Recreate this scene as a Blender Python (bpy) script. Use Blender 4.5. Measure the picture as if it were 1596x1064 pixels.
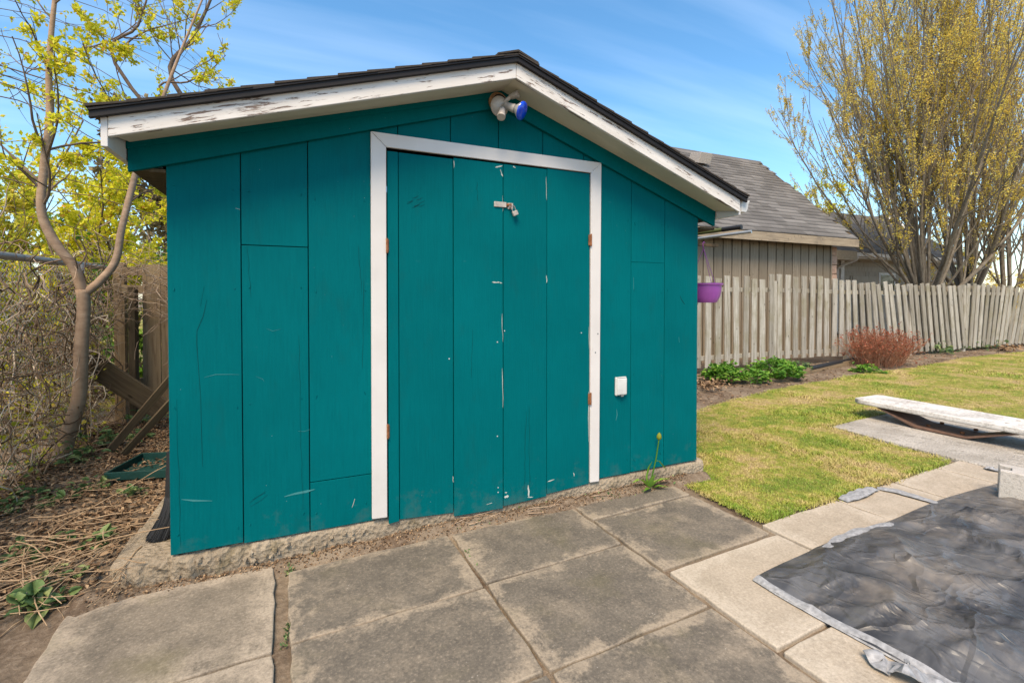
import bpy, math, random
import numpy as np
from mathutils import Vector, Matrix
random.seed(7); rng = np.random.default_rng(7)
for o in list(bpy.data.objects): bpy.data.objects.remove(o)
S = bpy.context.scene; COL = S.collection
R = math.radians

# ------------------------------------------------------------------ camera
cd = bpy.data.cameras.new('camera'); cam = bpy.data.objects.new('camera', cd); COL.objects.link(cam)
cd.sensor_width = 36; cd.lens = 731.917 / 1596 * 36; cd.shift_y = -56.04 / 1596
cd.clip_start = 0.05; cd.clip_end = 2000
cam.location = (0.6264, -2.7843, 1.40)
cam.rotation_euler = (R(90 - 0.913), 0, R(-23.619))
S.camera = cam
# ------------------------------------------------------------------ sky, sun, exposure
SUN_EL, SUN_AZ = 54, 216          # azimuth clockwise from +Y: behind the camera, a little to its left
W = bpy.data.worlds.new('World'); S.world = W; W.use_nodes = True
nt = W.node_tree; nt.nodes.clear()
def wn(t, **k):
    n = nt.nodes.new(t)
    for a, b in k.items(): setattr(n, a, b)
    return n
out = wn('ShaderNodeOutputWorld'); bg = wn('ShaderNodeBackground'); sky = wn('ShaderNodeTexSky', sky_type='NISHITA')
sky.sun_disc = False; sky.sun_elevation = R(SUN_EL); sky.sun_rotation = R(SUN_AZ)
sky.air_density = 1.0; sky.dust_density = 0.8; sky.ozone_density = 1.2
tc = wn('ShaderNodeTexCoord'); mp = wn('ShaderNodeMapping'); mp.inputs['Scale'].default_value = (0.35, 2.6, 1.0); mp.inputs['Rotation'].default_value = (0, 0, R(21))
sxyz = wn('ShaderNodeSeparateXYZ'); zc = wn('ShaderNodeMath', operation='MAXIMUM'); zc.inputs[1].default_value = 0.0; za = wn('ShaderNodeMath', operation='ADD'); za.inputs[1].default_value = 0.12
dx_ = wn('ShaderNodeMath', operation='DIVIDE'); dy_ = wn('ShaderNodeMath', operation='DIVIDE'); cxyz = wn('ShaderNodeCombineXYZ')
cn = wn('ShaderNodeTexNoise'); cn.inputs['Scale'].default_value = 1.6; cn.inputs['Detail'].default_value = 5; cn.inputs['Roughness'].default_value = 0.48
cr = wn('ShaderNodeValToRGB'); cr.color_ramp.elements[0].position = 0.40; cr.color_ramp.elements[1].position = 0.95
cr.color_ramp.elements[1].color = (0.18, 0.18, 0.18, 1)
mx = wn('ShaderNodeMix', data_type='RGBA'); mx.inputs['B'].default_value = (8.5, 9.2, 10.2, 1)
L = nt.links.new
L(tc.outputs['Generated'], sxyz.inputs[0]); L(sxyz.outputs[2], zc.inputs[0]); L(zc.outputs[0], za.inputs[0]); L(sxyz.outputs[0], dx_.inputs[0]); L(za.outputs[0], dx_.inputs[1]); L(sxyz.outputs[1], dy_.inputs[0]); L(za.outputs[0], dy_.inputs[1]); L(dx_.outputs[0], cxyz.inputs[0]); L(dy_.outputs[0], cxyz.inputs[1]); L(cxyz.outputs[0], mp.inputs['Vector']); L(mp.outputs[0], cn.inputs['Vector']); L(cn.outputs[0], cr.inputs[0])
L(cr.outputs[0], mx.inputs['Factor']); hsv = wn('ShaderNodeHueSaturation'); hsv.inputs['Saturation'].default_value = 1.25; hsv.inputs['Hue'].default_value = 0.492; hsv.inputs['Value'].default_value = 1.1; L(sky.outputs[0], hsv.inputs['Color']); L(hsv.outputs[0], mx.inputs['A']); L(mx.outputs['Result'], bg.inputs[0]); L(bg.outputs[0], out.inputs[0])
bg.inputs[1].default_value = 0.15
sl = bpy.data.lights.new('sun', 'SUN'); so = bpy.data.objects.new('sun', sl); COL.objects.link(so)
sl.energy = 3.5; sl.angle = R(26); sl.color = (1.0, 0.82, 0.60)
so.rotation_euler = (R(90 - SUN_EL), 0, R(180 - SUN_AZ)); so.location = (0, -10, 20)
vs = S.view_settings; vs.view_transform = 'Standard'; vs.look = 'None'; vs.gamma = 1; vs.exposure = 0.72; vs.use_curve_mapping = False

# ------------------------------------------------------------------ helpers: materials
class N:
    """small node-graph writer"""
    def __init__(s, name, rough=0.7, spec=0.3):
        s.m = bpy.data.materials.new(name); s.m.use_nodes = True; s.t = s.m.node_tree
        s.b = s.t.nodes['Principled BSDF']; s.b.inputs['Roughness'].default_value = rough
        s.b.inputs['Specular IOR Level'].default_value = spec
        s._tc = s.t.nodes.new('ShaderNodeTexCoord')
    def link(s, a, b): s.t.links.new(a, b)
    def coord(s, kind='Object', scale=(1, 1, 1), rot=(0, 0, 0), loc=(0, 0, 0)):
        src = s.t.nodes.new('ShaderNodeNewGeometry').outputs['Position'] if kind == 'World' else s._tc.outputs[kind]
        m = s.t.nodes.new('ShaderNodeMapping'); m.inputs['Scale'].default_value = scale
        m.inputs['Rotation'].default_value = rot; m.inputs['Location'].default_value = loc
        s.link(src, m.inputs[0]); return m.outputs[0]
    def shift(s, vec):      # per-object offset so alike pieces differ
        oi = s.t.nodes.new('ShaderNodeObjectInfo'); mu = s.t.nodes.new('ShaderNodeVectorMath'); mu.operation = 'MULTIPLY_ADD'
        mu.inputs[1].default_value = (37, 19, 53)
        cx = s.t.nodes.new('ShaderNodeCombineXYZ')
        for i in range(3): s.link(oi.outputs['Random'], cx.inputs[i])
        s.link(cx.outputs[0], mu.inputs[0]); s.link(vec, mu.inputs[2]); return mu.outputs[0]
    def noise(s, vec, scale=5, detail=4, rough=0.55, dist=0):
        n = s.t.nodes.new('ShaderNodeTexNoise'); n.inputs['Scale'].default_value = scale; n.inputs['Detail'].default_value = detail
        n.inputs['Roughness'].default_value = rough; n.inputs['Distortion'].default_value = dist
        s.link(vec, n.inputs['Vector']); return n.outputs[0]
    def voro(s, vec, scale=5, feature='F1', outp='Distance'):
        n = s.t.nodes.new('ShaderNodeTexVoronoi'); n.feature = feature; n.inputs['Scale'].default_value = scale
        s.link(vec, n.inputs['Vector']); return n.outputs[outp]
    def ramp(s, f, stops):
        r = s.t.nodes.new('ShaderNodeValToRGB'); e = r.color_ramp.elements
        while len(e) < len(stops): e.new(0.5)
        for el, (p, c) in zip(e, stops):
            el.position = p; el.color = (c, c, c, 1) if isinstance(c, (int, float)) else (*c, 1)
        s.link(f, r.inputs[0]); return r.outputs[0]
    def mix(s, f, a, b, mode='MIX'):
        n = s.t.nodes.new('ShaderNodeMix'); n.data_type = 'RGBA'; n.blend_type = mode
        for k, v in (('Factor', f), ('A', a), ('B', b)):
            if isinstance(v, (int, float)): n.inputs[k].default_value = v if k == 'Factor' else (v, v, v, 1)
            elif isinstance(v, tuple): n.inputs[k].default_value = (*v, 1)
            else: s.link(v, n.inputs[k])
        return n.outputs['Result']
    def math(s, op, a, b=0.0, clamp=False):
        n = s.t.nodes.new('ShaderNodeMath'); n.operation = op; n.use_clamp = clamp
        for i, v in enumerate((a, b)):
            if isinstance(v, (int, float)): n.inputs[i].default_value = v
            else: s.link(v, n.inputs[i])
        return n.outputs[0]
    def rnd(s): return s.t.nodes.new('ShaderNodeObjectInfo').outputs['Random']
    def attr(s, name):
        n = s.t.nodes.new('ShaderNodeAttribute'); n.attribute_name = name; return n.outputs['Fac']
    def col(s, c):
        if isinstance(c, tuple): s.b.inputs['Base Color'].default_value = (*c, 1)
        else: s.link(c, s.b.inputs['Base Color'])
        return s
    def rough(s, f): s.link(f, s.b.inputs['Roughness']); return s
    def bump(s, h, strength=0.3, dist=0.01):
        n = s.t.nodes.new('ShaderNodeBump'); n.inputs['Strength'].default_value = strength; n.inputs['Distance'].default_value = dist
        s.link(h, n.inputs['Height']); s.link(n.outputs[0], s.b.inputs['Normal']); return s

M = {}
def plain(name, c, rough=0.6, metal=0, spec=0.3, var=0.12, scale=12):
    n = N(name, rough, spec); n.b.inputs['Metallic'].default_value = metal
    f = n.noise(n.shift(n.coord()), scale, 5)
    n.col(n.mix(n.ramp(f, [(0.3, 0.0), (0.75, 1.0)]), tuple(x * (1 - var) for x in c), tuple(min(1, x * (1 + var)) for x in c)))
    n.bump(f, 0.15, 0.004); M[name] = n.m; return n

def m_teal():
    n = N('teal_paint', 0.6, 0.03)
    v = n.shift(n.coord())
    big = n.noise(v, 1.7, 4); gr = n.noise(n.shift(n.coord(scale=(38, 38, 2.2))), 3, 5, 0.6)
    base = n.mix(n.ramp(big, [(0.3, 0.0), (0.7, 1.0)]), (0.0, 0.100, 0.110), (0.0, 0.124, 0.136))
    base = n.mix(n.math('MULTIPLY', n.rnd(), 0.35), base, (0.0, 0.098, 0.108))
    sc = n.noise(n.shift(n.coord(scale=(5, 5, 13), rot=(0, 0.35, 0))), 2.1, 7, 0.72)
    scm = n.ramp(sc, [(0.665, 0.0), (0.73, 0.16)])
    base = n.mix(scm, base, (0.07, 0.26, 0.265))
    sp = n.voro(n.shift(n.coord()), 21); spm = n.ramp(sp, [(0.018, 0.75), (0.04, 0.0)])
    gate = n.ramp(n.noise(v, 3.3, 2), [(0.56, 0.0), (0.62, 1.0)])
    base = n.mix(n.math('MULTIPLY', spm, gate), base, (0.34, 0.45, 0.44))
    dirt = n.ramp(n.noise(n.shift(n.coord(scale=(3, 3, 1.2))), 3, 6, 0.65), [(0.55, 0.0), (0.8, 0.35)])
    base = n.mix(dirt, base, (0.006, 0.075, 0.075))
    base = n.mix(n.ramp(gr, [(0.30, 0.28), (0.5, 0.0)]), base, (0.0, 0.075, 0.085)); base = n.mix(n.ramp(gr, [(0.56, 0.0), (0.8, 0.22)]), base, (0.002, 0.165, 0.175))
    gz = n.t.nodes.new('ShaderNodeSeparateXYZ'); n.link(n.coord('World'), gz.inputs[0]); splash = n.math('SUBTRACT', n.noise(n.coord('World'), 7, 7, 0.7), n.math('MULTIPLY', gz.outputs[2], 0.75))
    base = n.mix(n.ramp(splash, [(0.38, 0.0), (0.58, 0.30)]), base, (0.085, 0.12, 0.105))
    n.col(base); n.rough(n.ramp(big, [(0.2, 0.52), (0.8, 0.66)]))
    n.bump(n.math('ADD', gr, n.math('MULTIPLY', n.noise(v, 160, 2), 0.5)), 0.22, 0.004); M['teal'] = n.m
m_teal()
def m_peel():
    n = N('peeling_white_paint', 0.6, 0.3)
    v = n.shift(n.coord(scale=(4.5, 30, 42)))
    a = n.noise(v, 1.6, 8, 0.68, 0.4); big = n.noise(n.shift(n.coord(scale=(1, 1, 1))), 1.5, 2)
    f = n.ramp(n.math('ADD', n.math('MULTIPLY', a, 0.75), n.math('MULTIPLY', big, 0.30)), [(0.575, 0.0), (0.60, 1.0)])
    grain = n.noise(n.coord(scale=(6, 60, 90)), 2, 5, 0.6)
    wood = n.ramp(grain, [(0.3, (0.10, 0.065, 0.05)), (0.7, (0.25, 0.18, 0.14))])
    white = n.mix(n.ramp(n.noise(v, 0.7, 4), [(0.35, 0.0), (0.7, 1.0)]), (0.58, 0.54, 0.49), (0.67, 0.635, 0.59))
    n.col(n.mix(f, white, wood)); n.bump(n.math('SUBTRACT', n.math('MULTIPLY', grain, 0.3), f), 0.45, 0.003); M['peel'] = n.m
m_peel()
def m_white():
    n = N('white_trim_paint', 0.5, 0.35)
    a = n.noise(n.shift(n.coord(scale=(30, 30, 3))), 2.2, 7, 0.7)
    b = n.noise(n.shift(n.coord()), 3, 3)
    c = n.mix(n.ramp(b, [(0.3, 0.0), (0.7, 1.0)]), (0.56, 0.525, 0.49), (0.64, 0.605, 0.57))
    c = n.mix(n.ramp(a, [(0.68, 0.0), (0.74, 0.7)]), c, (0.36, 0.29, 0.25))
    n.col(c); n.bump(a, 0.15, 0.002); M['white'] = n.m
m_white()
def m_slab(name, dark, mid, edge, darkamt, edgew):
    n = N(name, 0.85, 0.2)
    v = n.shift(n.coord()); g = n.coord('Generated')
    sx = n.t.nodes.new('ShaderNodeSeparateXYZ'); n.link(g, sx.inputs[0])
    ds = []
    for i in (0, 1):
        u = n.math('ABSOLUTE', n.math('SUBTRACT', sx.outputs[i], 0.5)); ds.append(n.math('MULTIPLY', u, 2.0))
    e = n.math('MAXIMUM', ds[0], ds[1])
    nz = n.noise(v, 7, 9, 0.75, 0.3)
    ee = n.math('ADD', e, n.math('MULTIPLY', n.math('SUBTRACT', nz, 0.5), 1.5))
    ef = n.ramp(ee, [(edgew - 0.30, 0.0), (edgew + 0.30, 0.85)])
    fine = n.noise(v, 75, 6, 0.75); blot = n.noise(v, 6, 9, 0.78)
    c = n.mix(n.ramp(blot, [(0.32, 0.0), (0.68, 1.0)]), dark, mid)
    c = n.mix(n.math('MULTIPLY', ef, 1.0), c, edge)
    lb = n.ramp(n.noise(n.shift(n.coord(loc=(5, 3, 1))), 3.2, 9, 0.78), [(0.50, 0.0), (0.72, 0.7)])
    c = n.mix(lb, c, edge)
    c = n.mix(n.ramp(fine, [(0.3, 0.55), (0.52, 0.0)]), c, tuple(x * 0.5 for x in dark))
    c = n.mix(n.ramp(fine, [(0.55, 0.0), (0.75, 0.5)]), c, tuple(min(1, x * 1.5) for x in edge))
    speck = n.ramp(n.voro(v, 34), [(0.05, 0.6), (0.11, 0.0)])
    c = n.mix(n.math('MULTIPLY', speck, n.ramp(n.noise(v, 12, 3), [(0.54, 0.0), (0.62, 0.8)])), c, (0.62, 0.57, 0.50))
    moss = n.ramp(n.noise(n.shift(n.coord(loc=(1, 7, 2))), 2.3, 5, 0.6), [(0.55, 0.0), (0.75, darkamt)])
    c = n.mix(moss, c, (0.13, 0.115, 0.05))
    n.col(c); n.bump(n.math('ADD', fine, n.math('MULTIPLY', blot, 0.6)), 0.4, 0.004); return n.m
M['dark_slab'] = m_slab('weathered_dark_concrete', (0.098, 0.086, 0.070), (0.185, 0.157, 0.122), (0.33, 0.268, 0.195), 0.4, 1.12)
M['pale_slab'] = m_slab('pale_concrete', (0.33, 0.275, 0.205), (0.45, 0.375, 0.285), (0.48, 0.41, 0.32), 0.12, 1.0)
M['tan_slab'] = m_slab('tan_concrete', (0.125, 0.106, 0.082), (0.25, 0.208, 0.156), (0.38, 0.315, 0.238), 0.5, 1.0)
def m_rough_conc(name, a, b, c3, bscale, bstr):
    n = N(name, 0.9, 0.2); v = n.coord('World')
    big = n.noise(v, 3.5, 6, 0.65); f = n.noise(v, 60, 6, 0.7); vo = n.voro(v, bscale)
    c = n.mix(n.ramp(big, [(0.35, 0.0), (0.65, 1.0)]), a, b)
    c = n.mix(n.ramp(f, [(0.35, 0.5), (0.5, 0.0)]), c, tuple(x * 0.45 for x in a))
    c = n.mix(n.ramp(n.noise(v, 7, 5), [(0.55, 0.0), (0.7, 0.6)]), c, c3)
    n.col(c); n.bump(n.math('ADD', f, vo), bstr, 0.012); M[name] = n.m
m_rough_conc('foundation', (0.25, 0.20, 0.14), (0.40, 0.33, 0.24), (0.12, 0.095, 0.045), 40, 1.0)
m_rough_conc('pad', (0.34, 0.305, 0.255), (0.52, 0.475, 0.41), (0.13, 0.115, 0.085), 60, 0.8)
m_rough_conc('block', (0.42, 0.385, 0.335), (0.50, 0.46, 0.41), (0.36, 0.32, 0.27), 140, 0.2)
def m_soil():
    n = N('soil', 0.95, 0.1); v = n.coord('World')
    f = n.noise(v, 30, 8, 0.72); b = n.noise(v, 2.2, 5)
    c = n.ramp(f, [(0.25, (0.05, 0.034, 0.023)), (0.5, (0.145, 0.103, 0.07)), (0.75, (0.32, 0.25, 0.18))])
    c = n.mix(n.ramp(b, [(0.4, 0.0), (0.65, 0.6)]), c, (0.31, 0.25, 0.18))
    n.col(c); n.bump(f, 0.8, 0.02); M['soil'] = n.m
m_soil()
def grass_colour(n):
    v = n.coord('World', scale=(1, 1, 0))
    a = n.noise(v, 1.6, 6, 0.66, 0.3); b = n.noise(v, 9, 6, 0.7)
    f = n.math('ADD', n.math('MULTIPLY', a, 0.6), n.math('MULTIPLY', b, 0.4))
    return n.ramp(f, [(0.40, (0.52, 0.385, 0.19)), (0.465, (0.46, 0.38, 0.125)), (0.51, (0.33, 0.345, 0.050)), (0.58, (0.155, 0.255, 0.020))]), v
def m_lawn():
    n = N('lawn_thatch', 0.95, 0.1); c, v = grass_colour(n)
    f = n.noise(v, 55, 6, 0.7)
    c = n.mix(n.ramp(f, [(0.3, 0.95), (0.6, 0.25)]), c, (0.15, 0.105, 0.05)); n.col(c); n.bump(f, 0.7, 0.02); M['lawn'] = n.m
    n = N('grass_blade', 0.6, 0.25); c, v = grass_colour(n); r = n.attr('rnd')
    c = n.mix(n.ramp(r, [(0.0, 0.55), (0.35, 0.0)]), c, (0.50, 0.41, 0.19))
    c = n.mix(n.ramp(r, [(0.7, 0.0), (1.0, 0.55)]), c, (0.17, 0.24, 0.025)); n.col(c); M['blade'] = n.m
m_lawn()
def m_wood(name, a, b, c3, moss=(0.12, 0.11, 0.05), mossamt=0.4, rough=0.85, axis=2):
    n = N(name, rough, 0.15)
    sc = [17, 17, 17]; sc[axis] = 0.9
    g = n.noise(n.shift(n.coord(scale=tuple(sc))), 2.2, 7, 0.65, 0.6); v = n.shift(n.coord())
    c = n.ramp(g, [(0.28, c3), (0.47, a), (0.72, b)])
    c = n.mix(n.math('MULTIPLY', n.rnd(), 0.35), c, a); c = n.mix(n.ramp(n.rnd(), [(0.25, 0.45), (0.5, 0.0)]), c, c3)
    k = n.ramp(n.voro(n.shift(n.coord(scale=(6, 6, 2.5))), 1.6), [(0.06, 0.8), (0.14, 0.0)])
    c = n.mix(k, c, tuple(x * 0.5 for x in c3))
    c = n.mix(n.ramp(n.noise(v, 2.2, 5, 0.6), [(0.5, 0.0), (0.7, mossamt)]), c, moss)
    n.col(c); n.bump(g, 0.5, 0.006); M[name] = n.m
m_wood('fence_wood', (0.36, 0.33, 0.275), (0.60, 0.56, 0.49), (0.13, 0.11, 0.08), (0.21, 0.18, 0.10), 0.6)
m_wood('fence_wood_shaded', (0.24, 0.20, 0.145), (0.36, 0.31, 0.24), (0.12, 0.095, 0.065), (0.13, 0.11, 0.055), 0.75)  # back pickets: shade behind the front row put into darker, mossier wood
m_wood('old_wood', (0.085, 0.062, 0.038), (0.15, 0.112, 0.07), (0.035, 0.025, 0.015), (0.10, 0.085, 0.045), 0.4)
m_wood('brown_fence', (0.30, 0.215, 0.125), (0.42, 0.315, 0.20), (0.16, 0.105, 0.06), (0.20, 0.155, 0.08), 0.4)
m_wood('garage_wood', (0.235, 0.19, 0.135), (0.315, 0.26, 0.19), (0.14, 0.11, 0.075), (0.2, 0.16, 0.11), 0.3)
m_wood('garage_fascia', (0.30, 0.24, 0.17), (0.40, 0.33, 0.24), (0.12, 0.095, 0.07), (0.12, 0.10, 0.08), 0.5, axis=0)
m_wood('siding', (0.42, 0.37, 0.30), (0.50, 0.445, 0.37), (0.31, 0.27, 0.215), mossamt=0.1)
def m_shingle(name, a, b, sc):
    n = N(name, 0.9, 0.15); v = n.coord('World')
    f = n.noise(v, 70, 5, 0.7); g = n.noise(n.coord('World', scale=(sc, sc, 3)), 1, 3)
    t = n.attr('rnd'); c = n.mix(t, a, b)
    c = n.mix(n.ramp(g, [(0.4, 0.0), (0.7, 0.5)]), c, tuple(x * 0.75 for x in a))
    c = n.mix(n.ramp(f, [(0.3, 0.4), (0.55, 0.0)]), c, tuple(x * 0.4 for x in a)); n.col(c); n.bump(f, 0.5, 0.006); M[name] = n.m
m_shingle('grey_shingle', (0.135, 0.127, 0.121), (0.225, 0.212, 0.202), 0.8)
m_shingle('dark_shingle', (0.06, 0.05, 0.042), (0.10, 0.085, 0.07), 3)
def m_bark(name, a, b, dk, ring=0):
    n = N(name, 0.85, 0.15); v = n.coord('World', scale=(1, 1, 2.0 if ring else 0.35))
    f = n.noise(v, 14 if ring else 22, 6, 0.65); g = n.noise(n.coord('World'), 60, 4)
    c = n.ramp(f, [(0.3, dk), (0.5, a), (0.75, b)]); n.col(c); n.bump(n.math('ADD', f, n.math('MULTIPLY', g, .5)), 0.35, 0.006); M[name] = n.m
m_bark('sapling_bark', (0.33, 0.225, 0.15), (0.41, 0.295, 0.205), (0.25, 0.165, 0.105), 1)
m_bark('grey_bark', (0.19, 0.158, 0.118), (0.29, 0.25, 0.19), (0.095, 0.077, 0.055))
m_bark('twig', (0.155, 0.112, 0.082), (0.22, 0.165, 0.12), (0.09, 0.062, 0.045))
m_bark('vine', (0.38, 0.27, 0.18), (0.60, 0.47, 0.35), (0.20, 0.13, 0.085))
m_bark('red_stem', (0.32, 0.155, 0.09), (0.44, 0.25, 0.16), (0.20, 0.095, 0.06))
def m_vine():
    n = N('vine_tones', 0.85, 0.15); r = n.attr('rnd'); n.col(n.ramp(r, [(0.0, (0.10, 0.065, 0.04)), (0.45, (0.27, 0.18, 0.115)), (0.8, (0.46, 0.34, 0.24)), (1.0, (0.64, 0.53, 0.41))])); M['vine_tones'] = n.m
m_vine()
m_bark('straw', (0.36, 0.245, 0.145), (0.52, 0.39, 0.25), (0.20, 0.13, 0.075))
def m_leaf(name, stops, trans=0.45, rough=0.5):
    n = N(name, rough, 0.25); c = n.ramp(n.attr('rnd'), stops); n.col(c)
    tr = n.t.nodes.new('ShaderNodeBsdfTranslucent'); n.link(c, tr.inputs[0])
    ms = n.t.nodes.new('ShaderNodeMixShader'); ms.inputs[0].default_value = trans
    n.link(n.b.outputs[0], ms.inputs[1]); n.link(tr.outputs[0], ms.inputs[2])
    n.link(ms.outputs[0], n.t.nodes['Material Output'].inputs[0]); M[name] = n.m
m_leaf('spring_leaf', [(0.0, (0.42, 0.46, 0.02)), (0.5, (0.74, 0.70, 0.03)), (0.88, (0.84, 0.74, 0.06)), (1.0, (0.66, 0.34, 0.08))])
m_leaf('hedge_leaf', [(0.0, (0.30, 0.34, 0.04)), (0.4, (0.60, 0.60, 0.06)), (0.85, (0.78, 0.68, 0.10)), (1.0, (0.62, 0.38, 0.12))])
m_leaf('yellow_bud', [(0.0, (0.58, 0.40, 0.08)), (0.4, (0.84, 0.63, 0.11)), (0.8, (0.92, 0.76, 0.16)), (1.0, (0.80, 0.72, 0.18))], 0.5)
m_leaf('green_leaf', [(0.0, (0.07, 0.19, 0.02)), (0.6, (0.15, 0.32, 0.035)), (1.0, (0.28, 0.44, 0.07))], 0.3)
m_leaf('ivy_leaf', [(0.0, (0.07, 0.14, 0.05)), (0.6, (0.16, 0.25, 0.085)), (1.0, (0.38, 0.42, 0.17))], 0.3)
m_leaf('red_leaf', [(0.0, (0.22, 0.06, 0.03)), (0.6, (0.36, 0.10, 0.055)), (1.0, (0.45, 0.20, 0.11))], 0.3)
m_leaf('dead_leaf', [(0.0, (0.08, 0.05, 0.03)), (0.5, (0.22, 0.135, 0.075)), (1.0, (0.42, 0.29, 0.17))], 0.1, 0.8)
m_leaf('evergreen_leaf', [(0.0, (0.12, 0.10, 0.05)), (1.0, (0.28, 0.22, 0.11))], 0.15, 0.8)
plain('black_metal', (0.016, 0.013, 0.012), 0.5, 0, 0.2)
plain('galvanised', (0.34, 0.34, 0.33), 0.45, 0.6)
plain('grey_paint_metal', (0.42, 0.37, 0.32), 0.5, 0.1, 0.4, 0.25, 30)
plain('rust', (0.24, 0.10, 0.045), 0.85, 0, 0.2, 0.5, 60)
plain('rust_plate', (0.42, 0.24, 0.13), 0.8, 0, 0.2, 0.45, 70)
plain('brown_steel', (0.17, 0.10, 0.07), 0.6, 0, 0.3, 0.3, 20)
plain('white_plastic', (0.56, 0.55, 0.52), 0.45)
plain('purple_plastic', (0.37, 0.085, 0.36), 0.4, 0, 0.45, 0.1)
plain('green_pipe', (0.10, 0.12, 0.045), 0.5)
plain('grey_pipe', (0.36, 0.37, 0.36), 0.35, 0.5)
plain('black_plastic', (0.018, 0.018, 0.019), 0.5, 0, 0.4)
plain('green_plastic', (0.012, 0.05, 0.042), 0.5)
plain('brick', (0.42, 0.27, 0.19), 0.9, 0, 0.2, 0.25, 15)
plain('white_house_trim', (0.74, 0.71, 0.67), 0.5)
plain('beige_wall', (0.40, 0.33, 0.24), 0.8)
plain('window_glass', (0.03, 0.03, 0.035), 0.1, 0, 0.6)
plain('dark_interior', (0.02, 0.02, 0.02), 0.9)
plain('soffit_paint', (0.60, 0.545, 0.43), 0.55, 0, 0.3, 0.10, 4)
plain('chip', (0.46, 0.47, 0.42), 0.7, 0, 0.2, 0.15, 40)
plain('crack', (0.002, 0.040, 0.043), 0.8, 0, 0.1)
plain('pale_scuff', (0.045, 0.20, 0.205), 0.55, 0, 0.2, 0.1, 60)
plain('screw', (0.62, 0.62, 0.62), 0.35, 0.4)
plain('silver_tape', (0.33, 0.325, 0.32), 0.45, 0.1, 0.4, 0.35, 45)
def m_blue():
    n = N('blue_glass', 0.12, 0.6); n.col(n.ramp(n.noise(n.coord(), 30, 3), [(0.3, (0.003, 0.03, 0.38)), (0.7, (0.006, 0.07, 0.62))])); M['blue'] = n.m
m_blue()
def m_tarp():
    n = N('black_tarpaulin', 0.42, 0.45); v = n.coord('World')
    a = n.noise(v, 1.1, 5, 0.55, 0.5); f = n.noise(v, 20, 5, 0.6); st = n.noise(n.coord('World', scale=(1.6, 4, 1), rot=(0, 0, 0.5)), 1.8, 5, 0.55, 0.6)
    c = n.ramp(st, [(0.34, (0.034, 0.033, 0.033)), (0.5, (0.074, 0.072, 0.071)), (0.66, (0.125, 0.122, 0.120))])
    d = n.ramp(n.math('ADD', n.math('MULTIPLY', a, .8), n.math('MULTIPLY', f, .2)), [(0.50, 0.0), (0.62, 0.6)])
    c = n.mix(d, c, (0.24, 0.20, 0.155))
    n.col(c); n.rough(n.ramp(a, [(0.35, 0.33), (0.7, 0.55)]))
    w1 = n.math('ABSOLUTE', n.math('SUBTRACT', n.noise(n.coord('World', scale=(1, 1.6, 1), rot=(0, 0, 0.7)), 1.7, 3, 0.45, 0.5), 0.5)); w2 = n.math('ABSOLUTE', n.math('SUBTRACT', n.noise(n.coord('World', scale=(2.2, 1, 1), rot=(0, 0, 0.3)), 3.6, 3, 0.5, 0.4), 0.5))
    hgt = n.math('ADD', n.ramp(w1, [(0.0, 1.0), (0.035, 0.0)]), n.math('ADD', n.math('MULTIPLY', n.ramp(w2, [(0.0, 1.0), (0.05, 0.0)]), 0.55), n.math('MULTIPLY', f, 0.05)))
    n.bump(hgt, 0.5, 0.02); M['tarp'] = n.m
m_tarp()
def m_board():
    n = N('weathered_white_board', 0.65, 0.3); v = n.coord('World'); f = n.noise(v, 35, 7, 0.75); b = n.noise(v, 4, 5)
    c = n.mix(n.ramp(n.math('ADD', n.math('MULTIPLY', f, .6), n.math('MULTIPLY', b, .4)), [(0.46, 0.0), (0.58, 0.8)]), (0.64, 0.61, 0.56), (0.32, 0.29, 0.25))
    n.col(c); n.bump(f, 0.25, 0.003); M['dive'] = n.m
m_board()

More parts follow.
